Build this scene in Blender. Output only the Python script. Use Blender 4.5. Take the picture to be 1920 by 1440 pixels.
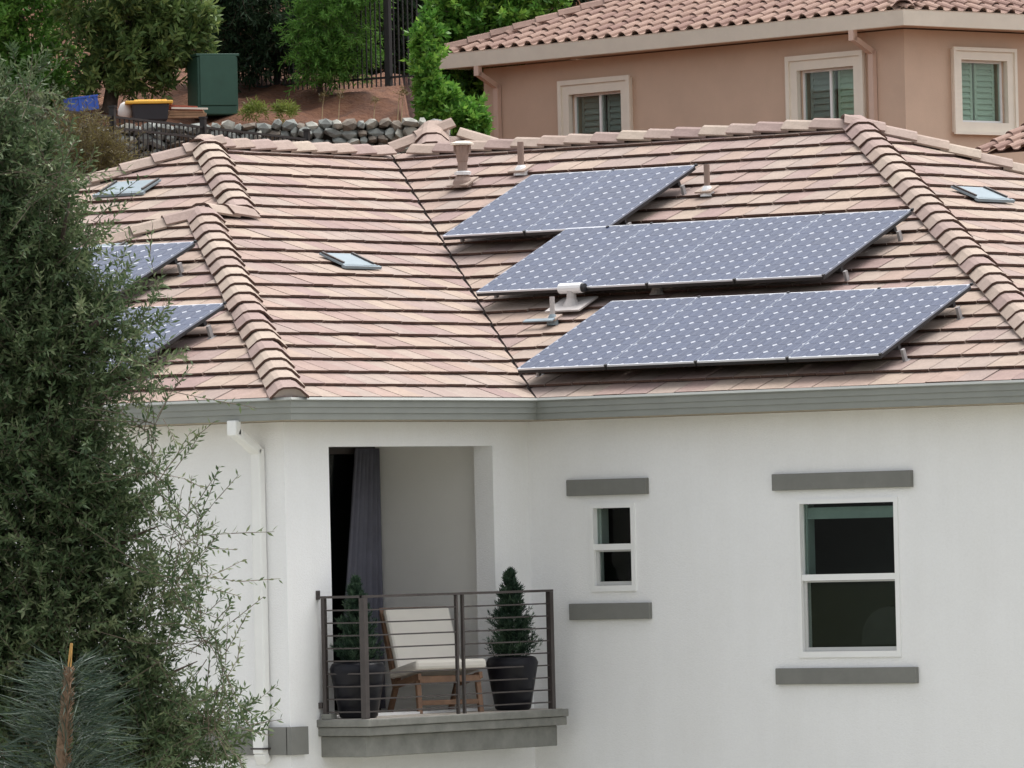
import bpy, math, random
import numpy as np
from mathutils import Matrix, Vector

random.seed(7)
rng = np.random.default_rng(11)
scene = bpy.context.scene
for o in list(bpy.data.objects):
    bpy.data.objects.remove(o, do_unlink=True)
COL = scene.collection

# ------------------------------------------------------------------ camera
# World axes follow the white house: +X along its right-hand wall, +Y into the plot, Z up,
# origin on the ground below the inner corner of its eaves.
EAVE = 5.8                                   # height of the tile edge above the ground
PHI = math.radians(36.189)                   # how far the house is turned from the line of sight
FPX, PITCH, ROLL = 13815.7, 0.0217902, -0.0233491
CAM = np.array([39.68807, -54.59963, EAVE - 1.344])
cP, sP = math.cos(PHI), math.sin(PHI)
LEVEL = np.array([[cP, -sP, 0], [sP, cP, 0], [0, 0, 1.0]])    # (right, forward, up) -> world
ALPHA = math.radians(22.8733)
TA, CA, SA = math.tan(ALPHA), math.cos(ALPHA), math.sin(ALPHA)

def lv(x, y, z):
    return LEVEL @ np.array([x, y, z], float)

XH = lv(1, 0, 0)
FWD = lv(0, math.cos(PITCH), math.sin(PITCH))
UPH = lv(0, -math.sin(PITCH), math.cos(PITCH))
cR, sR = math.cos(ROLL), math.sin(ROLL)
RIGHT = cR * XH + sR * UPH
UP = -sR * XH + cR * UPH

def ray(x, y):
    return FWD + RIGHT * (x - 960) / FPX - UP * (y - 720) / FPX

def at(x, y, d):
    return CAM + ray(x, y) * d

def proj(P):
    q = np.asarray(P, float) - CAM
    w = q @ FWD
    return 960 + FPX * (q @ RIGHT) / w, 720 - FPX * (q @ UP) / w, w

cd = bpy.data.cameras.new('camera')
cam = bpy.data.objects.new('camera', cd)
COL.objects.link(cam)
m = Matrix.Identity(4)
for i in range(3):
    m[i][0], m[i][1], m[i][2], m[i][3] = RIGHT[i], UP[i], -FWD[i], CAM[i]
cam.matrix_world = m
cd.sensor_fit = 'HORIZONTAL'
cd.sensor_width = 36.0
cd.lens = FPX / 1920 * 36.0
cd.clip_start = 0.5
cd.clip_end = 3000
scene.camera = cam
scene.render.resolution_x, scene.render.resolution_y = 1024, 768

# ------------------------------------------------------------------ sky and sun (bright overcast)
SUN_EL, SUN_DIR = math.radians(68), np.array([0.10, 0.99])
world = bpy.data.worlds.new('World')
scene.world = world
world.use_nodes = True
nt = world.node_tree
nt.nodes.clear()
wo = nt.nodes.new('ShaderNodeOutputWorld')
bg = nt.nodes.new('ShaderNodeBackground')
sky = nt.nodes.new('ShaderNodeTexSky')
sky.sky_type = 'NISHITA'
sky.sun_disc = False
sky.sun_elevation = SUN_EL
sky.sun_rotation = math.atan2(SUN_DIR[0], SUN_DIR[1])
sky.air_density, sky.dust_density, sky.ozone_density = 1.0, 4.0, 1.0
hs = nt.nodes.new('ShaderNodeHueSaturation')
hs.inputs['Saturation'].default_value = 0.22
nt.links.new(sky.outputs[0], hs.inputs['Color'])
nt.links.new(hs.outputs[0], bg.inputs[0])
bg.inputs[1].default_value = 0.15
nt.links.new(bg.outputs[0], wo.inputs[0])

sd = bpy.data.lights.new('sun', 'SUN')
sun = bpy.data.objects.new('sun', sd)
COL.objects.link(sun)
sd.energy = 1.1
sd.angle = math.radians(45)
sd.color = (1.0, 0.965, 0.92)
sdir = Vector((SUN_DIR[0] * math.cos(SUN_EL), SUN_DIR[1] * math.cos(SUN_EL), math.sin(SUN_EL))).normalized()
sun.rotation_euler = sdir.to_track_quat('Z', 'Y').to_euler()
sun.location = (0, 0, 60)

vs = scene.view_settings
vs.view_transform = 'Standard'
vs.look = 'None'
vs.exposure = 1.04
vs.gamma = 1.0
vs.use_curve_mapping = False
scene.render.engine = 'CYCLES'
scene.cycles.max_bounces = 6
scene.cycles.diffuse_bounces = 5
scene.cycles.glossy_bounces = 3
scene.cycles.transmission_bounces = 4
scene.cycles.transparent_max_bounces = 8
scene.cycles.use_denoising = True

# ------------------------------------------------------------------ materials
def principled(name):
    mt = bpy.data.materials.new(name)
    mt.use_nodes = True
    n = mt.node_tree
    return mt, n, n.nodes['Principled BSDF']

def ramp(n, stops, interp='LINEAR'):
    r = n.nodes.new('ShaderNodeValToRGB')
    cr = r.color_ramp
    cr.interpolation = interp
    while len(cr.elements) < len(stops):
        cr.elements.new(0.5)
    for e, (p, c) in zip(cr.elements, stops):
        e.position = p
        e.color = (*c, 1)
    return r

def mat(name, col, rough=0.8, var=0.12, scale=3.0, bump=0.0, bscale=80.0, metal=0.0, coat=0.0, spec=0.5, var2=None):
    """plain material: base colour with two octaves of noise variation, optional fine relief"""
    mt, n, b = principled(name)
    geo = n.nodes.new('ShaderNodeNewGeometry')
    nz = n.nodes.new('ShaderNodeTexNoise')
    nz.inputs['Scale'].default_value = scale
    nz.inputs['Detail'].default_value = 6
    nz.inputs['Roughness'].default_value = 0.65
    n.links.new(geo.outputs['Position'], nz.inputs['Vector'])
    lo = tuple(max(0, c * (1 - var)) for c in col)
    hi = tuple(min(1, c * (1 + var)) for c in col)
    if var2:
        lo = var2
    r = ramp(n, [(0.3, lo), (0.7, hi)])
    n.links.new(nz.outputs[0], r.inputs[0])
    n.links.new(r.outputs[0], b.inputs['Base Color'])
    b.inputs['Roughness'].default_value = rough
    b.inputs['Metallic'].default_value = metal
    b.inputs['Specular IOR Level'].default_value = spec
    b.inputs['Coat Weight'].default_value = coat
    b.inputs['Coat Roughness'].default_value = 0.05
    if bump:
        nb = n.nodes.new('ShaderNodeTexNoise')
        nb.inputs['Scale'].default_value = bscale
        nb.inputs['Detail'].default_value = 4
        n.links.new(geo.outputs['Position'], nb.inputs['Vector'])
        bp = n.nodes.new('ShaderNodeBump')
        bp.inputs['Strength'].default_value = bump
        bp.inputs['Distance'].default_value = 0.01
        n.links.new(nb.outputs[0], bp.inputs['Height'])
        n.links.new(bp.outputs[0], b.inputs['Normal'])
    return mt

def tile_mat(name, stops, island, rough=0.85, streak=0.12):
    """concrete roof tile: each tile its own tint, with brushed streaks along the tile"""
    mt, n, b = principled(name)
    geo = n.nodes.new('ShaderNodeNewGeometry')
    if island:
        rnd = geo.outputs['Random Per Island']
    else:
        oi = n.nodes.new('ShaderNodeObjectInfo')
        rnd = oi.outputs['Random']
    r = ramp(n, stops)
    n.links.new(rnd, r.inputs[0])
    nz = n.nodes.new('ShaderNodeTexNoise')
    nz.inputs['Scale'].default_value = 5.0
    nz.inputs['Detail'].default_value = 5
    nz.inputs['Roughness'].default_value = 0.7
    n.links.new(geo.outputs['Position'], nz.inputs['Vector'])
    mr = n.nodes.new('ShaderNodeMapRange')
    mr.inputs['From Min'].default_value, mr.inputs['From Max'].default_value = 0.3, 0.7
    mr.inputs['To Min'].default_value, mr.inputs['To Max'].default_value = 1 - streak, 1 + streak
    n.links.new(nz.outputs[0], mr.inputs['Value'])
    nz2 = n.nodes.new('ShaderNodeTexNoise')
    nz2.inputs['Scale'].default_value = 45.0
    nz2.inputs['Detail'].default_value = 3
    n.links.new(geo.outputs['Position'], nz2.inputs['Vector'])
    mr2 = n.nodes.new('ShaderNodeMapRange')
    mr2.inputs['From Min'].default_value, mr2.inputs['From Max'].default_value = 0.3, 0.7
    mr2.inputs['To Min'].default_value, mr2.inputs['To Max'].default_value = 0.92, 1.08
    n.links.new(nz2.outputs[0], mr2.inputs['Value'])
    mu = n.nodes.new('ShaderNodeMath')
    mu.operation = 'MULTIPLY'
    n.links.new(mr.outputs[0], mu.inputs[0])
    n.links.new(mr2.outputs[0], mu.inputs[1])
    mx = n.nodes.new('ShaderNodeVectorMath')
    mx.operation = 'SCALE'
    n.links.new(r.outputs[0], mx.inputs[0])
    n.links.new(mu.outputs[0], mx.inputs['Scale'])
    n.links.new(mx.outputs[0], b.inputs['Base Color'])
    b.inputs['Roughness'].default_value = rough
    b.inputs['Specular IOR Level'].default_value = 0.25
    bp = n.nodes.new('ShaderNodeBump')
    bp.inputs['Strength'].default_value = 0.25
    bp.inputs['Distance'].default_value = 0.004
    n.links.new(nz2.outputs[0], bp.inputs['Height'])
    n.links.new(bp.outputs[0], b.inputs['Normal'])
    return mt

def leaf_mat(name, stops, transl=0.3, rough=0.5):
    mt, n, b = principled(name)
    a = n.nodes.new('ShaderNodeAttribute')
    a.attribute_name = 'tint'
    r = ramp(n, stops)
    n.links.new(a.outputs['Fac'], r.inputs[0])
    n.links.new(r.outputs[0], b.inputs['Base Color'])
    b.inputs['Roughness'].default_value = rough
    b.inputs['Specular IOR Level'].default_value = 0.22
    tr = n.nodes.new('ShaderNodeBsdfTranslucent')
    n.links.new(r.outputs[0], tr.inputs[0])
    mx = n.nodes.new('ShaderNodeMixShader')
    mx.inputs[0].default_value = transl
    n.links.new(b.outputs[0], mx.inputs[1])
    n.links.new(tr.outputs[0], mx.inputs[2])
    n.links.new(mx.outputs[0], n.nodes['Material Output'].inputs[0])
    return mt

def glass_mat(name, tint=(0.80, 0.85, 0.83), ior=1.5):
    """thin window pane: see-through, mirror-like by Fresnel"""
    mt, n, b = principled(name)
    n.nodes.remove(b)
    t = n.nodes.new('ShaderNodeBsdfTransparent')
    t.inputs[0].default_value = (*tint, 1)
    g = n.nodes.new('ShaderNodeBsdfGlossy')
    g.inputs['Roughness'].default_value = 0.02
    fr = n.nodes.new('ShaderNodeFresnel')
    gm = n.nodes.new('ShaderNodeNewGeometry')
    im = n.nodes.new('ShaderNodeMapRange')          # same reflectance from either face of the pane
    im.inputs['To Min'].default_value, im.inputs['To Max'].default_value = ior, 1/ior
    n.links.new(gm.outputs['Backfacing'], im.inputs['Value'])
    n.links.new(im.outputs[0], fr.inputs['IOR'])
    mx = n.nodes.new('ShaderNodeMixShader')
    n.links.new(fr.outputs[0], mx.inputs[0])
    n.links.new(t.outputs[0], mx.inputs[1])
    n.links.new(g.outputs[0], mx.inputs[2])
    n.links.new(mx.outputs[0], n.nodes['Material Output'].inputs[0])
    return mt

TILE_STOPS = [(0.0, (0.315, 0.227, 0.190)), (0.25, (0.354, 0.277, 0.222)), (0.5, (0.315, 0.252, 0.218)), (0.75, (0.275, 0.194, 0.178)), (1.0, (0.337, 0.248, 0.206))]
CAP_STOPS = [(0.0, (0.33, 0.25, 0.21)), (0.35, (0.39, 0.32, 0.26)), (0.7, (0.29, 0.21, 0.19)), (1.0, (0.36, 0.285, 0.24))]
STILE_STOPS = [(0.0, (0.27, 0.175, 0.14)), (0.4, (0.33, 0.225, 0.18)), (0.7, (0.24, 0.15, 0.125)), (1.0, (0.31, 0.21, 0.17))]
M = {
    'tile': tile_mat('roof_tile_concrete', TILE_STOPS, False),
    'tile_i': tile_mat('roof_tile_concrete_field', TILE_STOPS, True),
    'butt': mat('roof_tile_edge_shade', (0.095, 0.052, 0.038), 0.95, 0.3, 20),  # raw butt ends, coloured darker to deepen the shadow line under each course
    'cap': tile_mat('ridge_tile_concrete', CAP_STOPS, False),
    'stile': tile_mat('clay_s_tile', STILE_STOPS, False),
    'stile_cap': tile_mat('clay_hip_tile', [(0, (0.23, 0.15, 0.12)), (1, (0.30, 0.20, 0.165))], False),
    'felt': mat('roof_felt', (0.05, 0.035, 0.03), 0.95, 0.2),
    'backroof': mat('far_roof_slope', (0.31, 0.23, 0.185), 0.9, 0.2, 4),
    'pink': mat('pink_stucco', (0.60, 0.435, 0.325), 0.95, 0.05, 1.5, 0.3, 70),
    'pinktrim': mat('cream_trim', (0.80, 0.73, 0.62), 0.8, 0.05, 3),
    'pinkpipe': mat('pink_painted_pipe', (0.62, 0.45, 0.36), 0.6, 0.05, 3),
    'cream_gutter': mat('cream_gutter', (0.80, 0.74, 0.63), 0.6, 0.05, 3),
    'trim': mat('grey_green_trim', (0.19, 0.19, 0.175), 0.85, 0.08, 5, 0.2, 120),
    'gutter': mat('grey_gutter', (0.25, 0.26, 0.24), 0.5, 0.06, 3),
    'soffit': mat('soffit', (0.42, 0.36, 0.28), 0.9, 0.03),
    'vinyl': mat('white_vinyl', (0.82, 0.82, 0.81), 0.4, 0.02, 4),
    'sash': mat('grey_sash', (0.50, 0.50, 0.49), 0.5, 0.04, 4),
    'pipe_white': mat('white_downspout', (0.80, 0.80, 0.78), 0.45, 0.03, 4),
    'glass': glass_mat('window_glass'),
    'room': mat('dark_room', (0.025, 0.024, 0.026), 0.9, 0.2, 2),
    'room_obj': mat('dark_furniture', (0.05, 0.047, 0.05), 0.8, 0.2, 3),
    'blind': mat('teal_blind', (0.30, 0.36, 0.345), 0.7, 0.08, 6),
    'shutter': mat('green_shutter', (0.62, 0.74, 0.60), 0.7, 0.06, 4),
    'shutter_grey': mat('grey_shutter', (0.38, 0.42, 0.40), 0.7, 0.08, 4),
    'loggia': mat('loggia_stucco', (0.86, 0.845, 0.81), 0.92, 0.03, 1.2, 0.25, 90),
    'concrete': mat('balcony_concrete', (0.20, 0.20, 0.18), 0.85, 0.22, 5, 0.3, 60),
    'deck': mat('balcony_floor', (0.45, 0.41, 0.36), 0.85, 0.12, 6),
    'iron': mat('brown_iron', (0.055, 0.045, 0.042), 0.5, 0.2, 8),
    'iron_black': mat('black_iron', (0.015, 0.013, 0.013), 0.55, 0.2, 8),
    'pot': mat('black_glazed_pot', (0.008, 0.008, 0.012), 0.38, 0.2, 6, spec=0.25),
    'soil': mat('potting_soil', (0.03, 0.02, 0.015), 0.95, 0.3, 20),
    'curtain': mat('slate_curtain', (0.16, 0.16, 0.20), 0.9, 0.15, 4),
    'cushion': mat('cream_cushion', (0.78, 0.74, 0.67), 0.9, 0.03, 5),
    'wood': mat('teak_wood', (0.22, 0.125, 0.075), 0.6, 0.25, 12),
    'galv': mat('galvanised_vent', (0.24, 0.29, 0.32), 0.6, 0.08, 5, spec=0.2),
    'vent_brown': mat('brown_vent', (0.27, 0.19, 0.155), 0.7, 0.12, 8),
    'vent_grey': mat('grey_vent', (0.45, 0.42, 0.40), 0.6, 0.1, 8),
    'foot_grey': mat('mounting_foot_metal', (0.30, 0.29, 0.29), 0.6, 0.1, 8),
    'vent_white': mat('white_vent', (0.78, 0.78, 0.78), 0.5, 0.04, 8),
    'flash_tile': mat('painted_flashing', (0.36, 0.28, 0.23), 0.75, 0.1, 8),
    'lead': mat('flashing', (0.48, 0.40, 0.35), 0.7, 0.12, 8),
    'alu': mat('panel_frame_aluminium', (0.72, 0.74, 0.78), 0.4, 0.03, 6, metal=0.3),
    'panel_side': mat('panel_frame_side', (0.012, 0.012, 0.014), 0.5, 0.1, 6),
    'backsheet': mat('panel_backsheet', (0.40, 0.42, 0.47), 0.5, 0.02, 6, spec=0.2),
    'stone_a': mat('fieldstone_grey', (0.19, 0.20, 0.185), 0.9, 0.35, 6, 0.5, 40),
    'stone_b': mat('fieldstone_pale', (0.34, 0.335, 0.295), 0.9, 0.3, 6, 0.5, 40),
    'stone_c': mat('fieldstone_brown', (0.15, 0.125, 0.10), 0.9, 0.35, 6, 0.5, 40),
    'mortar': mat('wall_core', (0.06, 0.05, 0.04), 0.95, 0.3, 8),
    'cabinet': mat('green_cabinet', (0.024, 0.075, 0.050), 0.6, 0.12, 4),
    'blue': mat('blue_plastic', (0.03, 0.10, 0.46), 0.45, 0.12, 5),
    'tub': mat('dark_tub', (0.022, 0.022, 0.028), 0.5, 0.15, 6),
    'yellow': mat('yellow_lid', (0.75, 0.42, 0.05), 0.5, 0.1, 6),
    'sack': mat('white_sack', (0.70, 0.67, 0.63), 0.8, 0.1, 8),
    'plank': mat('planks', (0.36, 0.22, 0.13), 0.8, 0.25, 9),
    'plank_red': mat('red_plank', (0.30, 0.075, 0.045), 0.8, 0.2, 9),
    'bark': mat('bark', (0.09, 0.065, 0.05), 0.95, 0.35, 14, 0.6, 40),
    'bark_twig': mat('twig_bark', (0.13, 0.10, 0.075), 0.9, 0.3, 14),
    'pine_stem': mat('pine_stem', (0.26, 0.17, 0.11), 0.9, 0.25, 14),
    'pine_tip': mat('pine_leader', (0.55, 0.30, 0.09), 0.8, 0.2, 14),
    'dry': mat('dry_stalk', (0.45, 0.34, 0.20), 0.9, 0.2, 14),
    'tree_fg': leaf_mat('leaf_slender', [(0, (0.034, 0.063, 0.029)), (0.35, (0.080, 0.126, 0.056)), (0.7, (0.143, 0.187, 0.090)), (1, (0.287, 0.313, 0.180))], 0.3),
    'tree_bright': leaf_mat('leaf_bright', [(0, (0.050, 0.132, 0.022)), (0.5, (0.111, 0.262, 0.045)), (1, (0.242, 0.423, 0.091))], 0.4),
    'tree_olive': leaf_mat('leaf_olive', [(0, (0.028, 0.060, 0.020)), (0.5, (0.105, 0.170, 0.050)), (1, (0.36, 0.42, 0.14))]),
    'tree_dark': leaf_mat('leaf_dark', [(0, (0.012, 0.026, 0.013)), (0.5, (0.029, 0.061, 0.029)), (1, (0.079, 0.130, 0.058))]),
    'tree_grass': leaf_mat('leaf_feathery', [(0, (0.056, 0.141, 0.031)), (0.5, (0.120, 0.272, 0.050)), (1, (0.221, 0.403, 0.081))], 0.4),
    'tree_glossy': leaf_mat('leaf_glossy', [(0, (0.035, 0.111, 0.020)), (0.5, (0.111, 0.272, 0.041)), (1, (0.322, 0.524, 0.091))], 0.4, rough=0.35),
    'shrub_sage': leaf_mat('leaf_sage', [(0, (0.036, 0.054, 0.029)), (0.5, (0.094, 0.122, 0.065)), (1, (0.216, 0.245, 0.158))]),
    'shrub_ochre': leaf_mat('leaf_ochre', [(0, (0.065, 0.047, 0.018)), (0.5, (0.137, 0.108, 0.040)), (1, (0.216, 0.194, 0.079))]),
    'conifer': leaf_mat('leaf_conifer', [(0, (0.010, 0.024, 0.015)), (0.5, (0.028, 0.058, 0.036)), (1, (0.085, 0.135, 0.080))], 0.1),
    'needle': leaf_mat('pine_needle', [(0, (0.022, 0.040, 0.029)), (0.5, (0.050, 0.079, 0.059)), (1, (0.101, 0.137, 0.098))], 0.15),
    'limegrass': leaf_mat('leaf_lime', [(0, (0.086, 0.130, 0.022)), (1, (0.259, 0.302, 0.072))]),
}

def stucco_mat():
    mt, n, b = principled('white_stucco')
    geo = n.nodes.new('ShaderNodeNewGeometry')
    mp = n.nodes.new('ShaderNodeMapping'); mp.inputs['Scale'].default_value = (3.2, 3.2, 0.25)
    n.links.new(geo.outputs['Position'], mp.inputs['Vector'])
    vals = []
    for vec, sc, lo in ((mp.outputs[0], 1.0, .98), (geo.outputs['Position'], 1.1, .975), (geo.outputs['Position'], 38.0, .975)):
        z = n.nodes.new('ShaderNodeTexNoise'); z.inputs['Scale'].default_value = sc; z.inputs['Detail'].default_value = 6; z.inputs['Roughness'].default_value = .65
        n.links.new(vec, z.inputs['Vector'])
        r = n.nodes.new('ShaderNodeMapRange'); r.inputs['From Min'].default_value = .3; r.inputs['From Max'].default_value = .6; r.inputs['To Min'].default_value = lo; r.inputs['To Max'].default_value = 1.0
        n.links.new(z.outputs[0], r.inputs['Value']); vals.append(r.outputs[0])
    m1 = n.nodes.new('ShaderNodeMath'); m1.operation = 'MULTIPLY'; n.links.new(vals[0], m1.inputs[0]); n.links.new(vals[1], m1.inputs[1])
    m2 = n.nodes.new('ShaderNodeMath'); m2.operation = 'MULTIPLY'; n.links.new(m1.outputs[0], m2.inputs[0]); n.links.new(vals[2], m2.inputs[1])
    r = ramp(n, [(0.86, (0.70, 0.69, 0.67)), (1.0, (0.85, 0.85, 0.85))])
    n.links.new(m2.outputs[0], r.inputs[0]); n.links.new(r.outputs[0], b.inputs['Base Color'])
    b.inputs['Roughness'].default_value = .93; b.inputs['Specular IOR Level'].default_value = .2
    nb = n.nodes.new('ShaderNodeTexNoise'); nb.inputs['Scale'].default_value = 70; nb.inputs['Detail'].default_value = 5
    n.links.new(geo.outputs['Position'], nb.inputs['Vector'])
    bp = n.nodes.new('ShaderNodeBump'); bp.inputs['Strength'].default_value = .4; bp.inputs['Distance'].default_value = .01
    n.links.new(nb.outputs[0], bp.inputs['Height']); n.links.new(bp.outputs[0], b.inputs['Normal'])
    return mt
M['stucco'] = stucco_mat()

def cell_mat():
    """dark blue silicon under glass: coat gives the sky's sheen, fine pale bus-bar lines"""
    mt, n, b = principled('solar_cell')
    oi = n.nodes.new('ShaderNodeObjectInfo')
    r = ramp(n, [(0, (0.006, 0.018, 0.062)), (1, (0.011, 0.026, 0.078))])
    n.links.new(oi.outputs['Random'], r.inputs[0])
    tc = n.nodes.new('ShaderNodeTexCoord')
    sx = n.nodes.new('ShaderNodeSeparateXYZ')
    n.links.new(tc.outputs['Object'], sx.inputs[0])
    ab = n.nodes.new('ShaderNodeMath'); ab.operation = 'ABSOLUTE'
    n.links.new(sx.outputs[0], ab.inputs[0])
    sb = n.nodes.new('ShaderNodeMath'); sb.operation = 'SUBTRACT'; sb.inputs[1].default_value = 0.038
    n.links.new(ab.outputs[0], sb.inputs[0])
    ab2 = n.nodes.new('ShaderNodeMath'); ab2.operation = 'ABSOLUTE'
    n.links.new(sb.outputs[0], ab2.inputs[0])
    lt = n.nodes.new('ShaderNodeMath'); lt.operation = 'LESS_THAN'; lt.inputs[1].default_value = 0.0016
    n.links.new(ab2.outputs[0], lt.inputs[0])
    mx = n.nodes.new('ShaderNodeMix'); mx.data_type = 'RGBA'
    n.links.new(lt.outputs[0], mx.inputs[0])
    n.links.new(r.outputs[0], mx.inputs[6])
    mx.inputs[7].default_value = (0.12, 0.14, 0.19, 1)
    n.links.new(mx.outputs[2], b.inputs['Base Color'])
    b.inputs['Roughness'].default_value = 0.35
    b.inputs['Coat Weight'].default_value = 1.0
    b.inputs['Coat Roughness'].default_value = 0.08
    b.inputs['Coat IOR'].default_value = 1.13
    b.inputs['Specular IOR Level'].default_value = 0.12
    return mt
M['cell'] = cell_mat()

# ------------------------------------------------------------------ mesh building helpers
ORIGIN = {}

def link(name, me, parent=None, origin=(0, 0, 0), mats=()):
    o = bpy.data.objects.new(name, me)
    COL.objects.link(o)
    origin = np.asarray(origin, float)
    po = np.zeros(3)
    if parent is not None:
        o.parent = parent
        po = ORIGIN[parent.name]
    o.location = origin - po
    ORIGIN[o.name] = origin
    return o

def tag(o, label=None, cat=None, group=None, kind=None):
    if label: o['label'] = label
    if cat: o['category'] = cat
    if group: o['group'] = group
    if kind: o['kind'] = kind
    return o

def thing(name, loc, label, cat, group=None):
    o = link(name, None, None, loc)
    o.empty_display_size = 0.2
    return tag(o, label, cat, group)

class MB:
    def __init__(self):
        self.v, self.f, self.m = [], [], []
    def add(self, verts, faces, mi=0):
        k = len(self.v)
        self.v += [tuple(map(float, p)) for p in verts]
        self.f += [tuple(i + k for i in f) for f in faces]
        self.m += [mi] * len(faces)
        return self
    def box(self, lo, hi, mi=0):
        x0, y0, z0 = lo; x1, y1, z1 = hi
        return self.add([(x0,y0,z0),(x1,y0,z0),(x1,y1,z0),(x0,y1,z0),(x0,y0,z1),(x1,y0,z1),(x1,y1,z1),(x0,y1,z1)],
                 [(3,2,1,0),(4,5,6,7),(0,1,5,4),(1,2,6,5),(2,3,7,6),(3,0,4,7)], mi)
    def obox(self, c, ax, ay, az, hx, hy, hz, mi=0):
        """oriented box: centre, three unit axes, half sizes"""
        c, ax, ay, az = map(lambda q: np.asarray(q, float), (c, ax, ay, az))
        P = []
        for sz in (-1, 1):
            for sx, sy in ((-1,-1),(1,-1),(1,1),(-1,1)):
                P.append(c + ax*hx*sx + ay*hy*sy + az*hz*sz)
        return self.add(P, [(3,2,1,0),(4,5,6,7),(0,1,5,4),(1,2,6,5),(2,3,7,6),(3,0,4,7)], mi)
    def beam(self, a, b, w, h, up=(0,0,1), mi=0):
        a, b = np.asarray(a, float), np.asarray(b, float)
        d = b - a; L = np.linalg.norm(d); d /= L
        u = np.asarray(up, float)
        s = np.cross(d, u); s /= np.linalg.norm(s)
        u = np.cross(s, d)
        return self.obox((a+b)/2, d, s, u, L/2, w/2, h/2, mi)
    def tube(self, pts, rad, n=8, mi=0, caps=True):
        pts = [np.asarray(p, float) for p in pts]
        if not hasattr(rad, '__len__'): rad = [rad]*len(pts)
        rings, k = [], len(self.v)
        ref = None
        for i, p in enumerate(pts):
            d = pts[min(i+1, len(pts)-1)] - pts[max(i-1, 0)]
            d = d/np.linalg.norm(d)
            if ref is None:
                ref = np.array([0,0,1.0]) if abs(d[2]) < .9 else np.array([1.0,0,0])
            s = np.cross(d, ref); s /= np.linalg.norm(s)
            t = np.cross(s, d)
            ref = t
            for j in range(n):
                a = 2*math.pi*j/n
                self.v.append(tuple(p + (s*math.cos(a)+t*math.sin(a))*rad[i]))
        for i in range(len(pts)-1):
            for j in range(n):
                self.f.append((k+i*n+j, k+i*n+(j+1)%n, k+(i+1)*n+(j+1)%n, k+(i+1)*n+j)); self.m.append(mi)
        if caps:
            self.f.append(tuple(k+j for j in range(n))[::-1]); self.m.append(mi)
            e = k+(len(pts)-1)*n
            self.f.append(tuple(e+j for j in range(n))); self.m.append(mi)
        return self
    def lathe(self, c, prof, n=16, mi=0, sq=0.0):
        c = np.asarray(c, float)
        return self.tube([c + np.array([0,0,z]) for r, z in prof], [r for r, z in prof], n, mi) if False else self._lathe(c, prof, n, mi)
    def _lathe(self, c, prof, n, mi):
        k = len(self.v)
        for r, z in prof:
            for j in range(n):
                a = 2*math.pi*j/n
                self.v.append((c[0]+r*math.cos(a), c[1]+r*math.sin(a), c[2]+z))
        for i in range(len(prof)-1):
            for j in range(n):
                self.f.append((k+i*n+j, k+i*n+(j+1)%n, k+(i+1)*n+(j+1)%n, k+(i+1)*n+j)); self.m.append(mi)
        self.f.append(tuple(k+j for j in range(n))[::-1]); self.m.append(mi)
        e = k+(len(prof)-1)*n
        self.f.append(tuple(e+j for j in range(n))); self.m.append(mi)
        return self
    def build(self, name, mats, parent=None, origin=None, smooth=False, mesh_only=False, bevel=0):
        if not isinstance(mats, (list, tuple)): mats = [mats]
        v = np.array(self.v, float)
        if origin is None:
            origin = v.mean(0) if not mesh_only else np.zeros(3)
        me = bpy.data.meshes.new(name)
        me.from_pydata([tuple(p) for p in v - np.asarray(origin)], [], self.f)
        for k in mats: me.materials.append(M[k] if isinstance(k, str) else k)
        if max(self.m): me.polygons.foreach_set('material_index', self.m)
        if smooth: me.polygons.foreach_set('use_smooth', [True]*len(self.f))
        me.update()
        if mesh_only: return me
        o = link(name, me, parent, origin)
        if bevel:
            bv = o.modifiers.new('bevel', 'BEVEL'); bv.width = bevel; bv.segments = 2; bv.limit_method = 'ANGLE'
        return o

def instance(name, me, parent, mtx):
    """object sharing mesh data; mtx is a 4x4 world matrix, parents carry translation only"""
    o = bpy.data.objects.new(name, me)
    COL.objects.link(o)
    mm = mtx.copy()
    if parent is not None:
        o.parent = parent
        po = ORIGIN[parent.name]
        for i in range(3): mm[i][3] -= po[i]
    o.matrix_local = mm
    ORIGIN[o.name] = np.array([mtx[i][3] for i in range(3)])
    return o

def basis(o, x, y, z):
    mm = Matrix.Identity(4)
    for i in range(3):
        mm[i][0], mm[i][1], mm[i][2], mm[i][3] = x[i], y[i], z[i], o[i]
    return mm

def H(x, y, z):
    """house coordinates: z measured from the tile edge"""
    return np.array([x, y, z + EAVE], float)

def clip_poly(poly, region):
    """Sutherland-Hodgman, region convex and counter-clockwise"""
    out = poly
    for i in range(len(region)):
        a, b = region[i], region[(i+1) % len(region)]
        ex, ey = b[0]-a[0], b[1]-a[1]
        side = lambda p: ex*(p[1]-a[1]) - ey*(p[0]-a[0])
        inp, out = out, []
        for j in range(len(inp)):
            p, q = inp[j], inp[(j+1) % len(inp)]
            sp, sq = side(p), side(q)
            if sp >= 0: out.append(p)
            if (sp >= 0) != (sq >= 0):
                t = sp/(sp-sq)
                out.append((p[0]+(q[0]-p[0])*t, p[1]+(q[1]-p[1])*t))
        if len(out) < 3: return []
    return out

def parea(p):
    return 0.5*abs(sum(p[i][0]*p[(i+1)%len(p)][1]-p[(i+1)%len(p)][0]*p[i][1] for i in range(len(p))))

Z = np.array([0, 0, 1.0])

# ================================================================== TERRAIN
def smooth(a, b, x):
    t = np.clip((x-a)/(b-a), 0, 1)
    return t*t*(3-2*t)

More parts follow.
